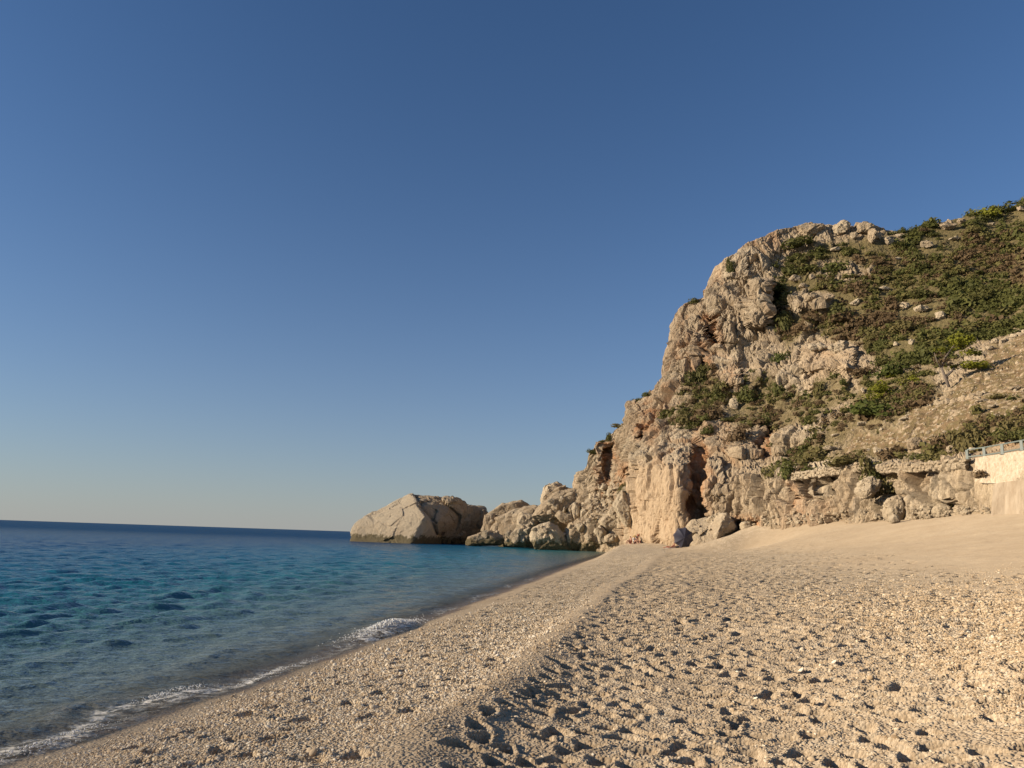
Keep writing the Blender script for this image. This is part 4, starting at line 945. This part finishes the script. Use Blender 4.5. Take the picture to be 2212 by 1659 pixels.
for i, (k, u, y, w, h, lab) in enumerate(NAMED):
    loc, n = hit(u, y + h * 0.3); D = loc.y - 0.2; m = MPP(D)
    if y < 500 or lab.find('skyline') >= 0:
        d = None
        for yy in np.arange(y - 25, y + 60, 1.5):
            q = ray(u, yy); d = hill_bvh.ray_cast(Vector(EYE), Vector(q / np.linalg.norm(q)))[0]
            if d is not None: break
        m = MPP(d.y); loc = Vector(d) + Vector((0, 0.1, -0.55 * h * m))
    else: loc = Vector(W(u, y + h * 0.5, D))
    shrub_at(k, loc, w * m * 1.2, h * m * 1.4, lab, 'shrubs that stand out on the cliff and hill', 500 + i)
# the scrub: each bush that can be told apart, nearest and largest first
rr = np.random.default_rng(77)
wv = (veg * (0.25 + 0.75 * sstep(-0.15, 0.25, fbm((flatP / 4.5), 3, 131)).reshape(veg.shape))).ravel(); wv[rowi < 3] = 0; wv[rowi > sh[0] - 9] = 0; wv[(UU.ravel() > 2240)] *= 0.25; wv[(UU.ravel() > 2620)] = 0
# weigh by area each vertex stands for in the picture
idx = rr.choice(len(flatv), 4600, p=wv / wv.sum(), replace=False)
sky_at = np.interp(Ul[idx], SKYLINE[:, 0], SKYLINE[:, 1])
zone_mid = ext(v_mid).ravel()[idx] > 0.4
KIND = {'green': 'dark green', 'olive': 'olive', 'brown': 'dry brown'}
def where(u, y, mid):
    if not mid:
        if y - np.interp(u, SKYLINE[:, 0], SKYLINE[:, 1]) < 62: return 'close under the skyline of the hill'
        if u > 2110: return 'in the scrub at the right edge of the hillside'
        if u < 1850: return 'in the scrub beside the crag and its outcrops'
        if y < 640: return 'in the scrub above the pair of white rocks'
        return 'in the scrub below the pair of white rocks'
    if u < 1560: return 'on the ledges above the pale cliff nose'
    if u < 1730: return 'on the brushy shelf below the middle cliff'
    if u < 1880: return 'on the slope between the middle cliff and the stone wall'
    return 'around the stony slope above the railing and wall'
tone = fbm((flatv[idx] / 9.0).astype(np.float32), 3, 95)
count = 0; tufts = []
RB = np.array([(u, y, w, h) for u, y, w, h, m, l in HROCKS], float)
for j, i in enumerate(idx):
    if (np.abs(Ul[i] - RB[:, 0]) < RB[:, 2] * .5 + 8).dot((Yl[i] - RB[:, 1] > -RB[:, 3] * .5 - 2) & (Yl[i] - RB[:, 1] < RB[:, 3] * .5 + 20)): continue
    v = flatv[i]; D = v[1]; big = rr.random()
    q = tone[j] + rr.normal(0, 0.35); kind = 'green' if q > 0.0 else ('olive' if q > -0.38 else 'brown')
    if zone_mid[j] and rr.random() < 0.45: kind = 'brown' if rr.random() < .55 else 'olive'
    w = min(4.0, 1.45 * math.exp(rr.normal(0, .38))) * (0.75 if zone_mid[j] else 1.0); h = w * rr.uniform(.42, .7)
    if count < 252 and j % 9 == 0 and Ul[i] < 2225:
        plc = where(Ul[i], Yl[i], zone_mid[j]); lab, grp = KIND[kind] + ' shrub ' + plc, KIND[kind] + ' shrubs ' + plc
        shrub_at(kind, Vector(v) + Vector((0, 0, -0.15)), w * 1.35, h * 1.25, lab, grp, 1000 + j); count += 1
    else: tufts.append((kind, v, w, h))
for kind, lname in (('green', 'green_scrub'), ('olive', 'olive_scrub'), ('brown', 'dry_scrub')):
    V, F, T = [], [], []; k0 = 0
    protos = [leaf_cloud(n=62, seed=70 + s, lobes=4, leaf=0.14) for s in range(6)]
    for (kd, v, w, h) in tufts:
        if kd != kind: continue
        a, f_, t_ = protos[int(rr.integers(6))]; g = rr.uniform(0, 6.28); c, s = math.cos(g), math.sin(g)
        q = a @ np.array([[c, -s, 0], [s, c, 0], [0, 0, 1]]); q = q * np.array([w * .62, w * .62, h]) + v
        V.append(q); F.append(f_ + k0); k0 += len(q); T.append(np.clip(t_ * 0.6 + rr.uniform(0, .4), 0, 1))
    me = mesh_from(lname, np.concatenate(V), np.concatenate(F), False); attr(me, 'tint', np.concatenate(T)); link(lname, me, LEAF[kind], kind='stuff')

def pine(name, label, base, limbs, crowns, trunk_r, mat, seed, top=None):
    base = Vector(base); root = bpy.data.objects.new(name, None); col.objects.link(root); root.location = base; tag(root, label, 'tree')
    bm = bmesh.new()
    for path, r in limbs: bm_tube(bm, [Vector(p) - base for p in path], r, 7)
    link('trunk', bm_mesh(bm, 'trunk', True), M_bark, root)
    V, F, T = [], [], []; k0 = 0
    for i, (c, rad, n) in enumerate(crowns):
        a, f_, t_ = leaf_cloud(n=n, seed=seed + i, lobes=8, leaf=0.075, squash=0.9, spread=0.75); V.append(a * np.array(rad) + np.array(c) - np.array(base)); F.append(f_ + k0); k0 += len(a); T.append(t_)
    me = mesh_from('crown', np.concatenate(V), np.concatenate(F), False); attr(me, 'tint', np.concatenate(T)); link('crown', me, mat, root)
    return root
b_, _n = hit(2050, 835); Dp = b_.y; k = MPP(Dp)
PP = lambda u, y, dd=0.0: W(u, y, Dp - 1.0 + dd)
root = pine('pine_tree', 'leaning pine with a bare grey trunk and flat yellow-green crowns on the stony slope', b_,
     [([PP(2050, 836), PP(2042, 815, .1), PP(2034, 795, .2), PP(2040, 775, .3), PP(2056, 752, .3), PP(2070, 735, .4)], [.16, .14, .12, .1, .07, .04]),
      ([PP(2042, 815, .1), PP(2056, 802, .3), PP(2064, 790, .5), PP(2085, 782, .8), PP(2110, 778, 1.0)], [.13, .11, .09, .07, .03]),
      ([PP(2034, 795, .2), PP(2024, 780, 0), PP(2018, 762, -.2)], [.09, .06, .03]), ([PP(2056, 752, .3), PP(2085, 745, .8)], [.06, .03])],
     [(PP(2074, 748, .3), (40 * k, 1.5, 30 * k), 620), (PP(2096, 766, .6), (32 * k, 1.3, 22 * k), 400), (PP(2090, 796, .5), (46 * k, 1.6, 22 * k), 620), (PP(2114, 792, 1.0), (32 * k, 1.2, 16 * k), 300), (PP(2045, 757, .2), (34 * k, 1.1, 12 * k), 220)], .2, LEAF['yellow'], 611)
a, f_, t_ = leaf_cloud(n=260, seed=633, lobes=8, leaf=0.06, spread=.7); me = mesh_from('dead_twigs', a * np.array((40 * k, 1.1, 40 * k)) + np.array(PP(2040, 790, .3)) - np.array(b_), f_, False); attr(me, 'tint', t_)
link('dead_twigs', me, LEAF['brown'], root)
b_, _n = hit(1893, 868); Dq = b_.y; k = MPP(Dq); PQ = lambda u, y, dd=0.0: W(u, y, Dq + dd)
pine('pine_tree', 'small round yellow-green pine above the bright creeping bush', b_, [([PQ(1893, 870), PQ(1896, 855), PQ(1902, 838)], [.14, .1, .05]), ([PQ(1896, 855), PQ(1912, 845)], [.08, .03])],
     [(PQ(1898, 846, -.6), (36 * k, 1.4, 28 * k), 560), (PQ(1912, 858, -.9), (28 * k, 1.2, 18 * k), 320), (PQ(1882, 862, -.8), (28 * k, 1.1, 16 * k), 260)], .15, LEAF['yellow'], 651)

# ------------------------------------------------------------------ parasol
Du = 85.5
M_canopy = flat('grey_violet_canvas', (0.062, 0.058, 0.08), 0.6, 0.35, 0.06); M_canopy_in = flat('canvas_edge', (0.085, 0.07, 0.085), 0.7, 0.2)
M_metal = flat('white_metal', (0.6, 0.6, 0.6), 0.4, 0.5); M_logo = flat('pale_print', (0.62, 0.58, 0.6), 0.6)
um = bpy.data.objects.new('beach_parasol', None); col.objects.link(um)
rad = 22.0 * MPP(Du); cU = Vector(W(1476.5, 1163, Du)); 
cU.z = max(cU.z, float(ground(cU.x, cU.y)) + rad * 0.97); print('parasol', cU, float(ground(cU.x, cU.y)), rad); um.location = cU
axis = (Vector((0.12, -1.0, -0.02))).normalized(); side = Vector((1, 0.12, 0)).normalized(); upv = side.cross(axis).normalized(); side = axis.cross(upv).normalized()
# frame: x = side, y = up, z = axis (towards the viewer)
if upv.z < 0: upv = -upv; side = -side
MU = Matrix((side, upv, axis)).transposed()
um.matrix_world = Matrix.Translation(cU) @ MU.to_4x4()
tag(um, 'grey-violet beach parasol lying on its side on the pebbles, canopy towards the viewer', 'parasol')
apex = Vector((0.05, -0.02, 0.42)); NP = 8
rim = [Vector((math.cos(2 * math.pi * (i + .3) / NP) * rad, math.sin(2 * math.pi * (i + .3) / NP) * rad, 0.0)) for i in range(NP)]
for i in range(NP):
    a, b = rim[i], rim[(i + 1) % NP]; bm = bmesh.new(); rowsv = []
    for r in range(7):
        t = r / 6; line = []
        for c in range(7):
            s = c / 6; e = a.lerp(b, s); p = apex.lerp(e, t); p.z += 0.10 * math.sin(t * math.pi) - 0.05 * math.sin(s * math.pi) * t
            sc2 = 1 - 0.045 * math.sin(s * math.pi) * t; line.append(bm.verts.new(Vector((p.x * sc2, p.y * sc2, p.z))))
        rowsv.append(line)
    for r in range(6):
        for c in range(6):
            if r == 0: 
                if c == 0: pass
            bm.faces.new((rowsv[r][c], rowsv[r + 1][c], rowsv[r + 1][c + 1], rowsv[r][c + 1]))
    bmesh.ops.remove_doubles(bm, verts=list(bm.verts), dist=1e-5)
    pa = link('panel', bm_mesh(bm, 'panel', True), M_canopy, um)
    bm = bmesh.new(); va = []
    for c in range(9):
        s = c / 8; e = a.lerp(b, s); k2 = 1 - 0.045 * math.sin(s * math.pi); drop = 0.13 + 0.03 * abs(math.sin(s * math.pi * 3))
        va.append((bm.verts.new((e.x * k2 * 1.012, e.y * k2 * 1.012, -0.05 * math.sin(s * math.pi) + 0.004)), bm.verts.new((e.x * k2 * 1.035, e.y * k2 * 1.035, -drop))))
    for c in range(8): bm.faces.new((va[c][0], va[c][1], va[c + 1][1], va[c + 1][0]))
    link('valance', bm_mesh(bm, 'valance'), M_canopy_in, pa)
    bm = bmesh.new(); bm_tube(bm, [apex * 0.9, (apex * 0.5 + a * 0.5) + Vector((0, 0, 0.05)), a * 0.99 + Vector((0, 0, -0.02))], [.012, .012, .01], 5); link('rib', bm_mesh(bm, 'rib'), M_metal, um)
bm = bmesh.new(); bm_tube(bm, [apex * 0.95, Vector((0.0, 0.05, -0.5)), Vector((-0.05, 0.12, -1.45))], [.022, .022, .018], 8); link('pole', bm_mesh(bm, 'pole', True), M_metal, um)
bm = bmesh.new(); bm_tube(bm, [apex + Vector((0, 0, -.01)), apex + Vector((0, 0, .05)), apex + Vector((0, 0, .1))], [.035, .03, .012], 8); link('finial', bm_mesh(bm, 'finial', True), M_canopy_in, um)
bm = bmesh.new()
for (x, y, w, h) in ((-.50, .25, .15, .05), (-.43, .20, .10, .07)): bm_box(bm, (x, y, 0.272), (w, h, 0.012), Matrix.Rotation(R(-28), 3, 'Y'))
link('printed_mark', bm_mesh(bm, 'printed_mark'), M_logo, um)

# ------------------------------------------------------------------ people
M_skin = flat('tanned_skin', (0.42, 0.22, 0.14), 0.6, 0.3, 0.05); M_skin_red = flat('sunburnt_skin', (0.42, 0.17, 0.10), 0.6, 0.3, 0.05)
M_hair = flat('dark_hair', (0.03, 0.02, 0.015), 0.6); M_shorts_red = flat('red_swimwear', (0.35, 0.05, 0.04), 0.8); M_shorts_dark = flat('dark_swimwear', (0.03, 0.03, 0.05), 0.8); M_straw = flat('straw', (0.5, 0.36, 0.14), 0.9); M_white_cloth = flat('white_cloth', (0.7, 0.68, 0.64), 0.9)
def person(label, J, base, rotz, scale, skin, shorts, hair=M_hair, hat=False, shirt=None, group='people on the far beach'):
    """J: joint positions; one continuous skinned body, hair and swimwear as parts"""
    order = ['pelvis', 'belly', 'chest', 'neck', 'head', 'crown', 'nose', 'lsh', 'lel', 'lwr', 'lha', 'rsh', 'rel', 'rwr', 'rha', 'lhip', 'lkn', 'lan', 'lto', 'rhip', 'rkn', 'ran', 'rto']
    rads = dict(pelvis=.13, belly=.125, chest=.145, neck=.055, head=.09, crown=.075, nose=.018, lsh=.065, lel=.042, lwr=.03, lha=.03, rsh=.065, rel=.042, rwr=.03, rha=.03, lhip=.095, lkn=.06, lan=.042, lto=.035, rhip=.095, rkn=.06, ran=.042, rto=.035)
    J = dict(J); h, n_ = Vector(J['head']), Vector(J['neck']); J.setdefault('crown', tuple(h + (h - n_).normalized() * .09)); J.setdefault('nose', tuple(h + Vector(J.get('look', (0, -1, 0))).normalized() * .11))
    for s in 'lr': 
        w = Vector(J[s + 'wr']); e = Vector(J[s + 'el']); J.setdefault(s + 'ha', tuple(w + (w - e).normalized() * .15))
    edges = [('pelvis', 'belly'), ('belly', 'chest'), ('chest', 'neck'), ('neck', 'head'), ('head', 'crown'), ('head', 'nose'), ('chest', 'lsh'), ('lsh', 'lel'), ('lel', 'lwr'), ('lwr', 'lha'), ('chest', 'rsh'), ('rsh', 'rel'), ('rel', 'rwr'), ('rwr', 'rha'),
             ('pelvis', 'lhip'), ('lhip', 'lkn'), ('lkn', 'lan'), ('lan', 'lto'), ('pelvis', 'rhip'), ('rhip', 'rkn'), ('rkn', 'ran'), ('ran', 'rto')]
    me = bpy.data.meshes.new('skel'); me.from_pydata([J[k] for k in order], [(order.index(a), order.index(b)) for a, b in edges], [])
    o = bpy.data.objects.new('skel', me); col.objects.link(o)
    md = o.modifiers.new('s', 'SKIN'); o.modifiers.new('u', 'SUBSURF').levels = 2
    for k, v in zip(order, me.skin_vertices[0].data): v.radius = (rads[k], rads[k]); v.use_root = (k == 'pelvis')
    dg = bpy.context.evaluated_depsgraph_get(); body = bpy.data.meshes.new_from_object(o.evaluated_get(dg)); bpy.data.objects.remove(o)
    body.name = 'body'; body.materials.clear(); body.polygons.foreach_set('use_smooth', np.ones(len(body.polygons), bool))
    root = bpy.data.objects.new('person', None); col.objects.link(root); root.location = base; root.rotation_euler = (0, 0, rotz); root.scale = (scale,) * 3; tag(root, label, 'person', group)
    link('body', body, skin, root)
    def shell(name, test, off, mat):
        bm = bmesh.new(); bm.from_mesh(body); bm.normal_update()
        bmesh.ops.delete(bm, geom=[f for f in bm.faces if not test(f.calc_center_median())], context='FACES')
        if not bm.faces: bm.free(); return
        for v in bm.verts: v.co += v.normal * off
        me2 = bm_mesh(bm, name, True); me2.materials.clear(); link(name, me2, mat, root)
    pv = Vector(J['pelvis']); kn = [Vector(J['lkn']), Vector(J['rkn'])]
    shell('swimwear', lambda c: (c - pv).length < 0.24, .014, shorts)
    up = (h - n_).normalized(); look = Vector(J.get('look', (0, -1, 0))).normalized()
    shell('hair', lambda c: (c - h).length < .19 and (c - h).dot(up) > -0.03 + .10 * max(0, (c - h).normalized().dot(look)), .016, hair)
    if shirt: 
        ch = Vector(J['chest']); shell('shirt', lambda c: (c - ch).length < 0.27 and (c - n_).length > .1, .014, shirt)
    if hat:
        bm = bmesh.new(); q = up.to_track_quat('Z', 'Y').to_matrix().to_4x4(); tp = h + up * .07
        bmesh.ops.create_cone(bm, segments=16, radius1=.24, radius2=.13, depth=.05, cap_ends=True, matrix=Matrix.Translation(tp) @ q)
        bmesh.ops.create_cone(bm, segments=16, radius1=.125, radius2=.10, depth=.12, cap_ends=True, matrix=Matrix.Translation(tp + up * .07) @ q)
        link('straw_hat', bm_mesh(bm, 'straw_hat', True), M_straw, root)
    return root
SIT = dict(pelvis=(0, 0, .14), belly=(0, .05, .34), chest=(0, .06, .54), neck=(0, .02, .72), head=(0, -.02, .84), lsh=(.18, .05, .62), lel=(.24, -.12, .44), lwr=(.16, -.34, .40), rsh=(-.18, .05, .62), rel=(-.24, -.12, .44), rwr=(-.16, -.34, .40),
           lhip=(.1, -.04, .13), lkn=(.14, -.42, .42), lan=(.13, -.66, .08), lto=(.14, -.82, .05), rhip=(-.1, -.04, .13), rkn=(-.14, -.42, .42), ran=(-.13, -.66, .08), rto=(-.14, -.82, .05))
LEAN = dict(pelvis=(0, 0, .13), belly=(0, .16, .26), chest=(0, .30, .42), neck=(0, .40, .58), head=(0, .42, .71), lsh=(.18, .32, .48), lel=(.26, .48, .26), lwr=(.25, .56, .06), rsh=(-.18, .32, .48), rel=(-.26, .48, .26), rwr=(-.25, .56, .06),
            lhip=(.1, -.04, .12), lkn=(.13, -.42, .28), lan=(.12, -.80, .08), lto=(.13, -.9, .16), rhip=(-.1, -.04, .12), rkn=(-.13, -.44, .14), ran=(-.12, -.86, .07), rto=(-.13, -.95, .15))
BEND = dict(pelvis=(0, .12, .80), belly=(0, .02, .96), chest=(0, -.18, 1.08), neck=(0, -.34, 1.16), head=(0, -.45, 1.19), look=(0, -.7, -.7), lsh=(.18, -.2, 1.10), lel=(.2, -.28, .82), lwr=(.16, -.36, .60), rsh=(-.18, -.2, 1.10), rel=(-.2, -.28, .82), rwr=(-.16, -.36, .60),
            lhip=(.1, .12, .76), lkn=(.12, .06, .44), lan=(.13, .14, .07), lto=(.14, -.04, .04), rhip=(-.1, .12, .76), rkn=(-.12, .02, .44), ran=(-.13, .12, .07), rto=(-.14, -.06, .04))
LIE = dict(pelvis=(0, 0, .13), belly=(0, .2, .13), chest=(0, .42, .17), neck=(0, .6, .24), head=(0, .7, .30), look=(0, .3, 1), lsh=(.19, .46, .16), lel=(.3, .62, .06), lwr=(.12, .78, .06), rsh=(-.19, .46, .16), rel=(-.3, .62, .06), rwr=(-.12, .78, .06),
           lhip=(.1, -.08, .12), lkn=(.12, -.48, .11), lan=(.14, -.9, .07), lto=(.15, -1.04, .12), rhip=(-.1, -.08, .12), rkn=(-.12, -.46, .3), ran=(-.14, -.78, .07), rto=(-.15, -.94, .06))
def on_beach(u, y, D): p = W(u, y, D); z = float(ground(p[0], p[1])); return Vector((p[0], p[1], z))
people = [
    (SIT, 1362.5, 104, R(-60), 1.1, M_skin, M_shorts_red, False, None, 'person sitting with bare back, leftmost of the group by the rock pile'),
    (SIT, 1370.5, 103, R(35), 1.1, M_skin, M_shorts_dark, True, M_white_cloth, 'person in a straw hat sitting in the middle of the group by the rock pile'),
    (BEND, 1377.5, 104, R(25), 1.0, M_skin_red, M_shorts_dark, False, None, 'person bending forward, rightmost of the group by the rock pile'),
    (LEAN, 1450.0, 89.5, R(-100), 1.0, M_skin_red, M_shorts_red, False, None, 'sunburnt person leaning back on the pebbles at the left of the parasol'),
    (LIE, 1462.0, 88.8, R(-75), 1.0, M_skin, M_shorts_dark, False, None, 'person lying on the pebbles with feet hidden by the parasol'),
]
for (J, u, D, rz, sc1, sk, sw, hat, shirt, lab) in people:
    person(lab, J, on_beach(u, 1168, D), rz, sc1, sk, sw, hat=hat, shirt=shirt)
for (u, D, m, w, d, rz, lab, nm) in [(1371.5, 102.2, M_shorts_red, 1.7, .8, .4, 'red towel under the group by the rock pile', 'towel'), (1456, 88.9, M_white_cloth, 2.0, .8, .2, 'pale towel under the people beside the parasol', 'towel')]:
    p = on_beach(u, 1168, D); bm = bmesh.new(); bmesh.ops.create_grid(bm, x_segments=14, y_segments=8, size=.5)
    for v in bm.verts: v.co = Vector((v.co.x * w, v.co.y * d, .03 + .015 * math.sin(v.co.x * 20) * math.sin(v.co.y * 14)))
    bmesh.ops.solidify(bm, geom=list(bm.faces), thickness=.015)
    o = link(nm, bm_mesh(bm, nm), m, label=lab, cat='towel', loc=p); o.rotation_euler = (0, 0, rz)
# beach bag beside the first group
bm = bmesh.new(); bm_box(bm, (0, 0, .16), (.42, .26, .32)); bmesh.ops.bevel(bm, geom=list(bm.edges), offset=.07, segments=2, affect='EDGES'); bm_tube(bm, [(-.12, 0, .3), (-.1, 0, .46), (.1, 0, .46), (.12, 0, .3)], [.015] * 4, 5)
link('beach_bag', bm_mesh(bm, 'beach_bag', True), M_skin_red, label='reddish bag on the sand right of the bending person', cat='bag', loc=on_beach(1384, 1168, 103.5))

# ------------------------------------------------------------------ boat on the horizon
Db = 1500.0; bt = bpy.data.objects.new('boat', None); col.objects.link(bt); pb = W(761.5, 1146.5, Db); bt.location = (pb[0], Db, 0); tag(bt, 'tiny white boat on the horizon left of the largest pale boulder', 'boat')
bm = bmesh.new(); L = 9.0; secs = []
for t in np.linspace(-1, 1, 9):
    w = 1.6 * (1 - max(0, t) ** 2.2) * (0.9 if t < -.8 else 1); sec = [bm.verts.new((t * L / 2, sx * w * f_, z)) for sx, f_, z in ((-1, 1, 1.5 + .4 * max(0, t)), (-1, .75, .4), (0, .05, -.3), (1, .75, .4), (1, 1, 1.5 + .4 * max(0, t)))]; secs.append(sec)
for a, b in zip(secs, secs[1:]):
    for i in range(4): bm.faces.new((a[i], b[i], b[i + 1], a[i + 1]))
    bm.faces.new((a[4], b[4], b[0], a[0]))
bm.faces.new(secs[0])
M_gel = flat('white_gelcoat', (0.78, 0.78, 0.76), 0.35, 0.5, .03); link('hull', bm_mesh(bm, 'hull', True), M_gel, bt)
bm = bmesh.new(); bm_box(bm, (-.3, 0, 2.1), (3.6, 2.2, 1.3)); bmesh.ops.bevel(bm, geom=list(bm.edges), offset=.25, segments=2, affect='EDGES'); link('cabin', bm_mesh(bm, 'cabin'), M_gel, bt)
bm = bmesh.new(); bm_box(bm, (1.52, 0, 2.3), (.06, 1.7, .55)); link('windscreen', bm_mesh(bm, 'windscreen'), flat('dark_glass', (.02, .03, .04), .1, .5), bt)
bm = bmesh.new(); bm_tube(bm, [(-.6, 0, 2.7), (-.7, 0, 5.2)], [.06, .03], 6); link('mast', bm_mesh(bm, 'mast'), M_gel, bt)

# ------------------------------------------------------------------ pebbles (uncountable), as instances on points
def pebble_cloud():
    rr = np.random.default_rng(19); pts = []
    Yk = 3.3 * (30 / 3.3) ** rr.random(1500000) ; Xk = rr.uniform(-0.95, 1.0, len(Yk)) * Yk
    s, b = sdist(Xk, Yk), sberm(Xk, Yk)
    m = (s > 0.35)
    Yk, Xk, s, b = Yk[m], Xk[m], s[m], b[m]
    dens = np.where(b < -0.35, 0.7, np.where(b < 0.25, 0.2, np.where(b < 4.2, 0.13, 0.62))) * sstep(0.3, 1.4, s) * (1 - sstep(11, 27, Yk))
    patch_ = 0.35 + 0.65 * sstep(-0.35, 0.35, fbm(np.stack([Xk, Yk, Xk * 0], 1) / 0.7, 3, 201))
    m = rr.random(len(Yk)) < dens * patch_ * 0.5
    Yk, Xk, s, b = Yk[m], Xk[m], s[m], b[m]; n = len(Yk)
    base = np.where(b > 3.5, 0.0056, 0.0058) * np.clip(Yk / 6.0, 0.85, 2.0)
    r = base * np.exp(rr.normal(0, .36, n)); r = np.where(rr.random(n) < .012, r * 2.1, r); r = np.minimum(r, 0.05)
    z = ground(Xk, Yk) + r * 0.22
    me = bpy.data.meshes.new('pebbles'); me.vertices.add(n); me.vertices.foreach_set('co', np.stack([Xk, Yk, z], 1).astype(np.float32).ravel())
    sc = np.stack([r * rr.uniform(1.0, 1.6, n), r * rr.uniform(.75, 1.1, n), r * rr.uniform(.42, .75, n)], 1)
    rot = np.stack([rr.normal(0, .45, n), rr.normal(0, .45, n), rr.uniform(0, 6.28, n)], 1)
    for nm, dt in (('scl', sc), ('rot', rot)):
        a = me.attributes.new(nm, 'FLOAT_VECTOR', 'POINT'); a.data.foreach_set('vector', dt.astype(np.float32).ravel())
    attr(me, 'tone', np.clip(rr.normal(.45, .25, n) + np.where(b < -0.3, .2, 0) - np.where(b > 3.5, .1, 0), 0, 1))
    t = NT('pebble_stone'); tn = t.attr('tone', 'INSTANCER')
    t.col(t.ramp(tn, [(0.0, (0.29, 0.20, 0.115)), (0.3, (0.46, 0.335, 0.2)), (0.6, (0.59, 0.46, 0.30)), (1.0, (0.78, 0.69, 0.54))])); t.b.inputs['Roughness'].default_value = 0.7
    ng = bpy.data.node_groups.new('pebble_scatter', 'GeometryNodeTree')
    ng.interface.new_socket('Geometry', in_out='INPUT', socket_type='NodeSocketGeometry'); ng.interface.new_socket('Geometry', in_out='OUTPUT', socket_type='NodeSocketGeometry')
    N_ = ng.nodes; gi = N_.new('NodeGroupInput'); go = N_.new('NodeGroupOutput'); iop = N_.new('GeometryNodeInstanceOnPoints'); sp = N_.new('GeometryNodeMeshIcoSphere'); sp.inputs['Radius'].default_value = 1.0; sp.inputs['Subdivisions'].default_value = 2
    sm = N_.new('GeometryNodeSetMaterial'); sm.inputs['Material'].default_value = t.m; ss_ = N_.new('GeometryNodeSetShadeSmooth')
    def named(nm):
        q = N_.new('GeometryNodeInputNamedAttribute'); q.data_type = 'FLOAT_VECTOR'; q.inputs['Name'].default_value = nm; return q.outputs[0]
    ng.links.new(gi.outputs[0], iop.inputs['Points']); ng.links.new(sp.outputs[0], ss_.inputs[0]); ng.links.new(ss_.outputs[0], sm.inputs[0]); ng.links.new(sm.outputs[0], iop.inputs['Instance'])
    ng.links.new(named('rot'), iop.inputs['Rotation']); ng.links.new(named('scl'), iop.inputs['Scale']); ng.links.new(iop.outputs[0], go.inputs[0])
    o = link('pebbles', me, t.m, kind='stuff'); md = o.modifiers.new('scatter', 'NODES'); md.node_group = ng; return n
n_peb = pebble_cloud()
# single larger stones on the beach
BST = [(2190, 1498, 26, 20, 'pale stone at the bottom right corner beside the picture edge'), (2178, 1555, 24, 16, 'pale stone below the others near the bottom right corner'), (2128, 1545, 20, 14, 'tan stone left of the stones in the bottom right corner'),
       (1470, 1604, 13, 11, 'small white stone by a footprint at the bottom centre'), (1425, 1638, 14, 12, 'white stone lying in a dark footprint at the bottom edge'), (1530, 1588, 12, 10, 'small white stone between trodden hollows right of bottom centre'),
       (1714, 1634, 14, 12, 'white stone at the bottom edge right of the trodden area'), (2128, 1496, 20, 11, 'flat pale stone with a pebble beside it, right foreground'), (1922, 1389, 8, 6, 'small pale stone alone on the pebbles of the right slope'),
       (2110, 1436, 10, 7, 'small tan stone on the pebbles left of the flat pale one'), (2035, 1500, 9, 7, 'small pale stone in the right foreground gravel'), (1640, 1556, 9, 8, 'small white pebble stone in the trodden hollows'), (2190, 1440, 16, 9, 'pale stone near the right edge above the corner stones'),
       (2170, 1415, 12, 8, 'little pale stone near the right edge, highest of the pale stones there')]
for i, (u, y, w, h, lab) in enumerate(BST):
    p = WZ(u, y, 0.75)
    for _ in range(6): p = WZ(u, y, float(ground(p[0], p[1])))
    k = np.linalg.norm(p - EYE) / FPX * S; rr2 = np.random.default_rng(800 + i); a, b = w * k / 2, h * k / 2
    pts = rr2.normal(size=(14, 3)); pts /= np.linalg.norm(pts, axis=1, keepdims=True); pts = pts * np.array([a, a * .8, b * .9])
    me, c = rock_mesh(pts, 4, .5, 800 + i, soft=.16, name='stone'); link('stone', me, M_boulder_white, label=lab, cat='stone', group='larger stones on the beach', loc=Vector(p) + Vector((0, 0, b * .35)))
# foam of the breaking wavelet and the swash: little bubbles heaped along the crest
rr3 = np.random.default_rng(23); V, F = [], []; bs, fc = ico(1); nb_ = 0
def heap(u, y, n, ru, ry_, hmax, size):
    global nb_
    c = WZ(u, y, 0.06); s0 = sdist(c[0], c[1])
    for _ in range(n):
        yy = c[1] + rr3.normal(0, ry_); so = rr3.normal(0, ru); xx = np.interp(yy, SHY, SHX) + s0 + so
        e = math.exp(-(so / ru) ** 2 * .5 - ((yy - c[1]) / ry_) ** 2 * .5); r = size * rr3.uniform(.5, 1.5) * (.5 + .5 * e)
        z = 0.05 + hmax * e * rr3.uniform(.5, 1.0)
        r *= .62; V.append(bs * r * np.array([1, 1, .8]) + np.array([xx, yy, z])); F.append(fc + nb_ * len(bs)); nb_ += 1
heap(838, 1358, 1300, .22, .95, .20, .028); heap(70, 1618, 200, .10, .38, .05, .014); heap(170, 1582, 120, .08, .3, .04, .012); heap(390, 1492, 160, .12, .3, .05, .014); heap(345, 1505, 120, .1, .25, .04, .013); heap(600, 1450, 160, .08, .9, .02, .013)
M_foam = flat('sea_foam', (0.78, 0.76, 0.72), .6, .3, .04); link('foam', mesh_from('foam', np.concatenate(V), np.concatenate(F)), M_foam, kind='stuff')
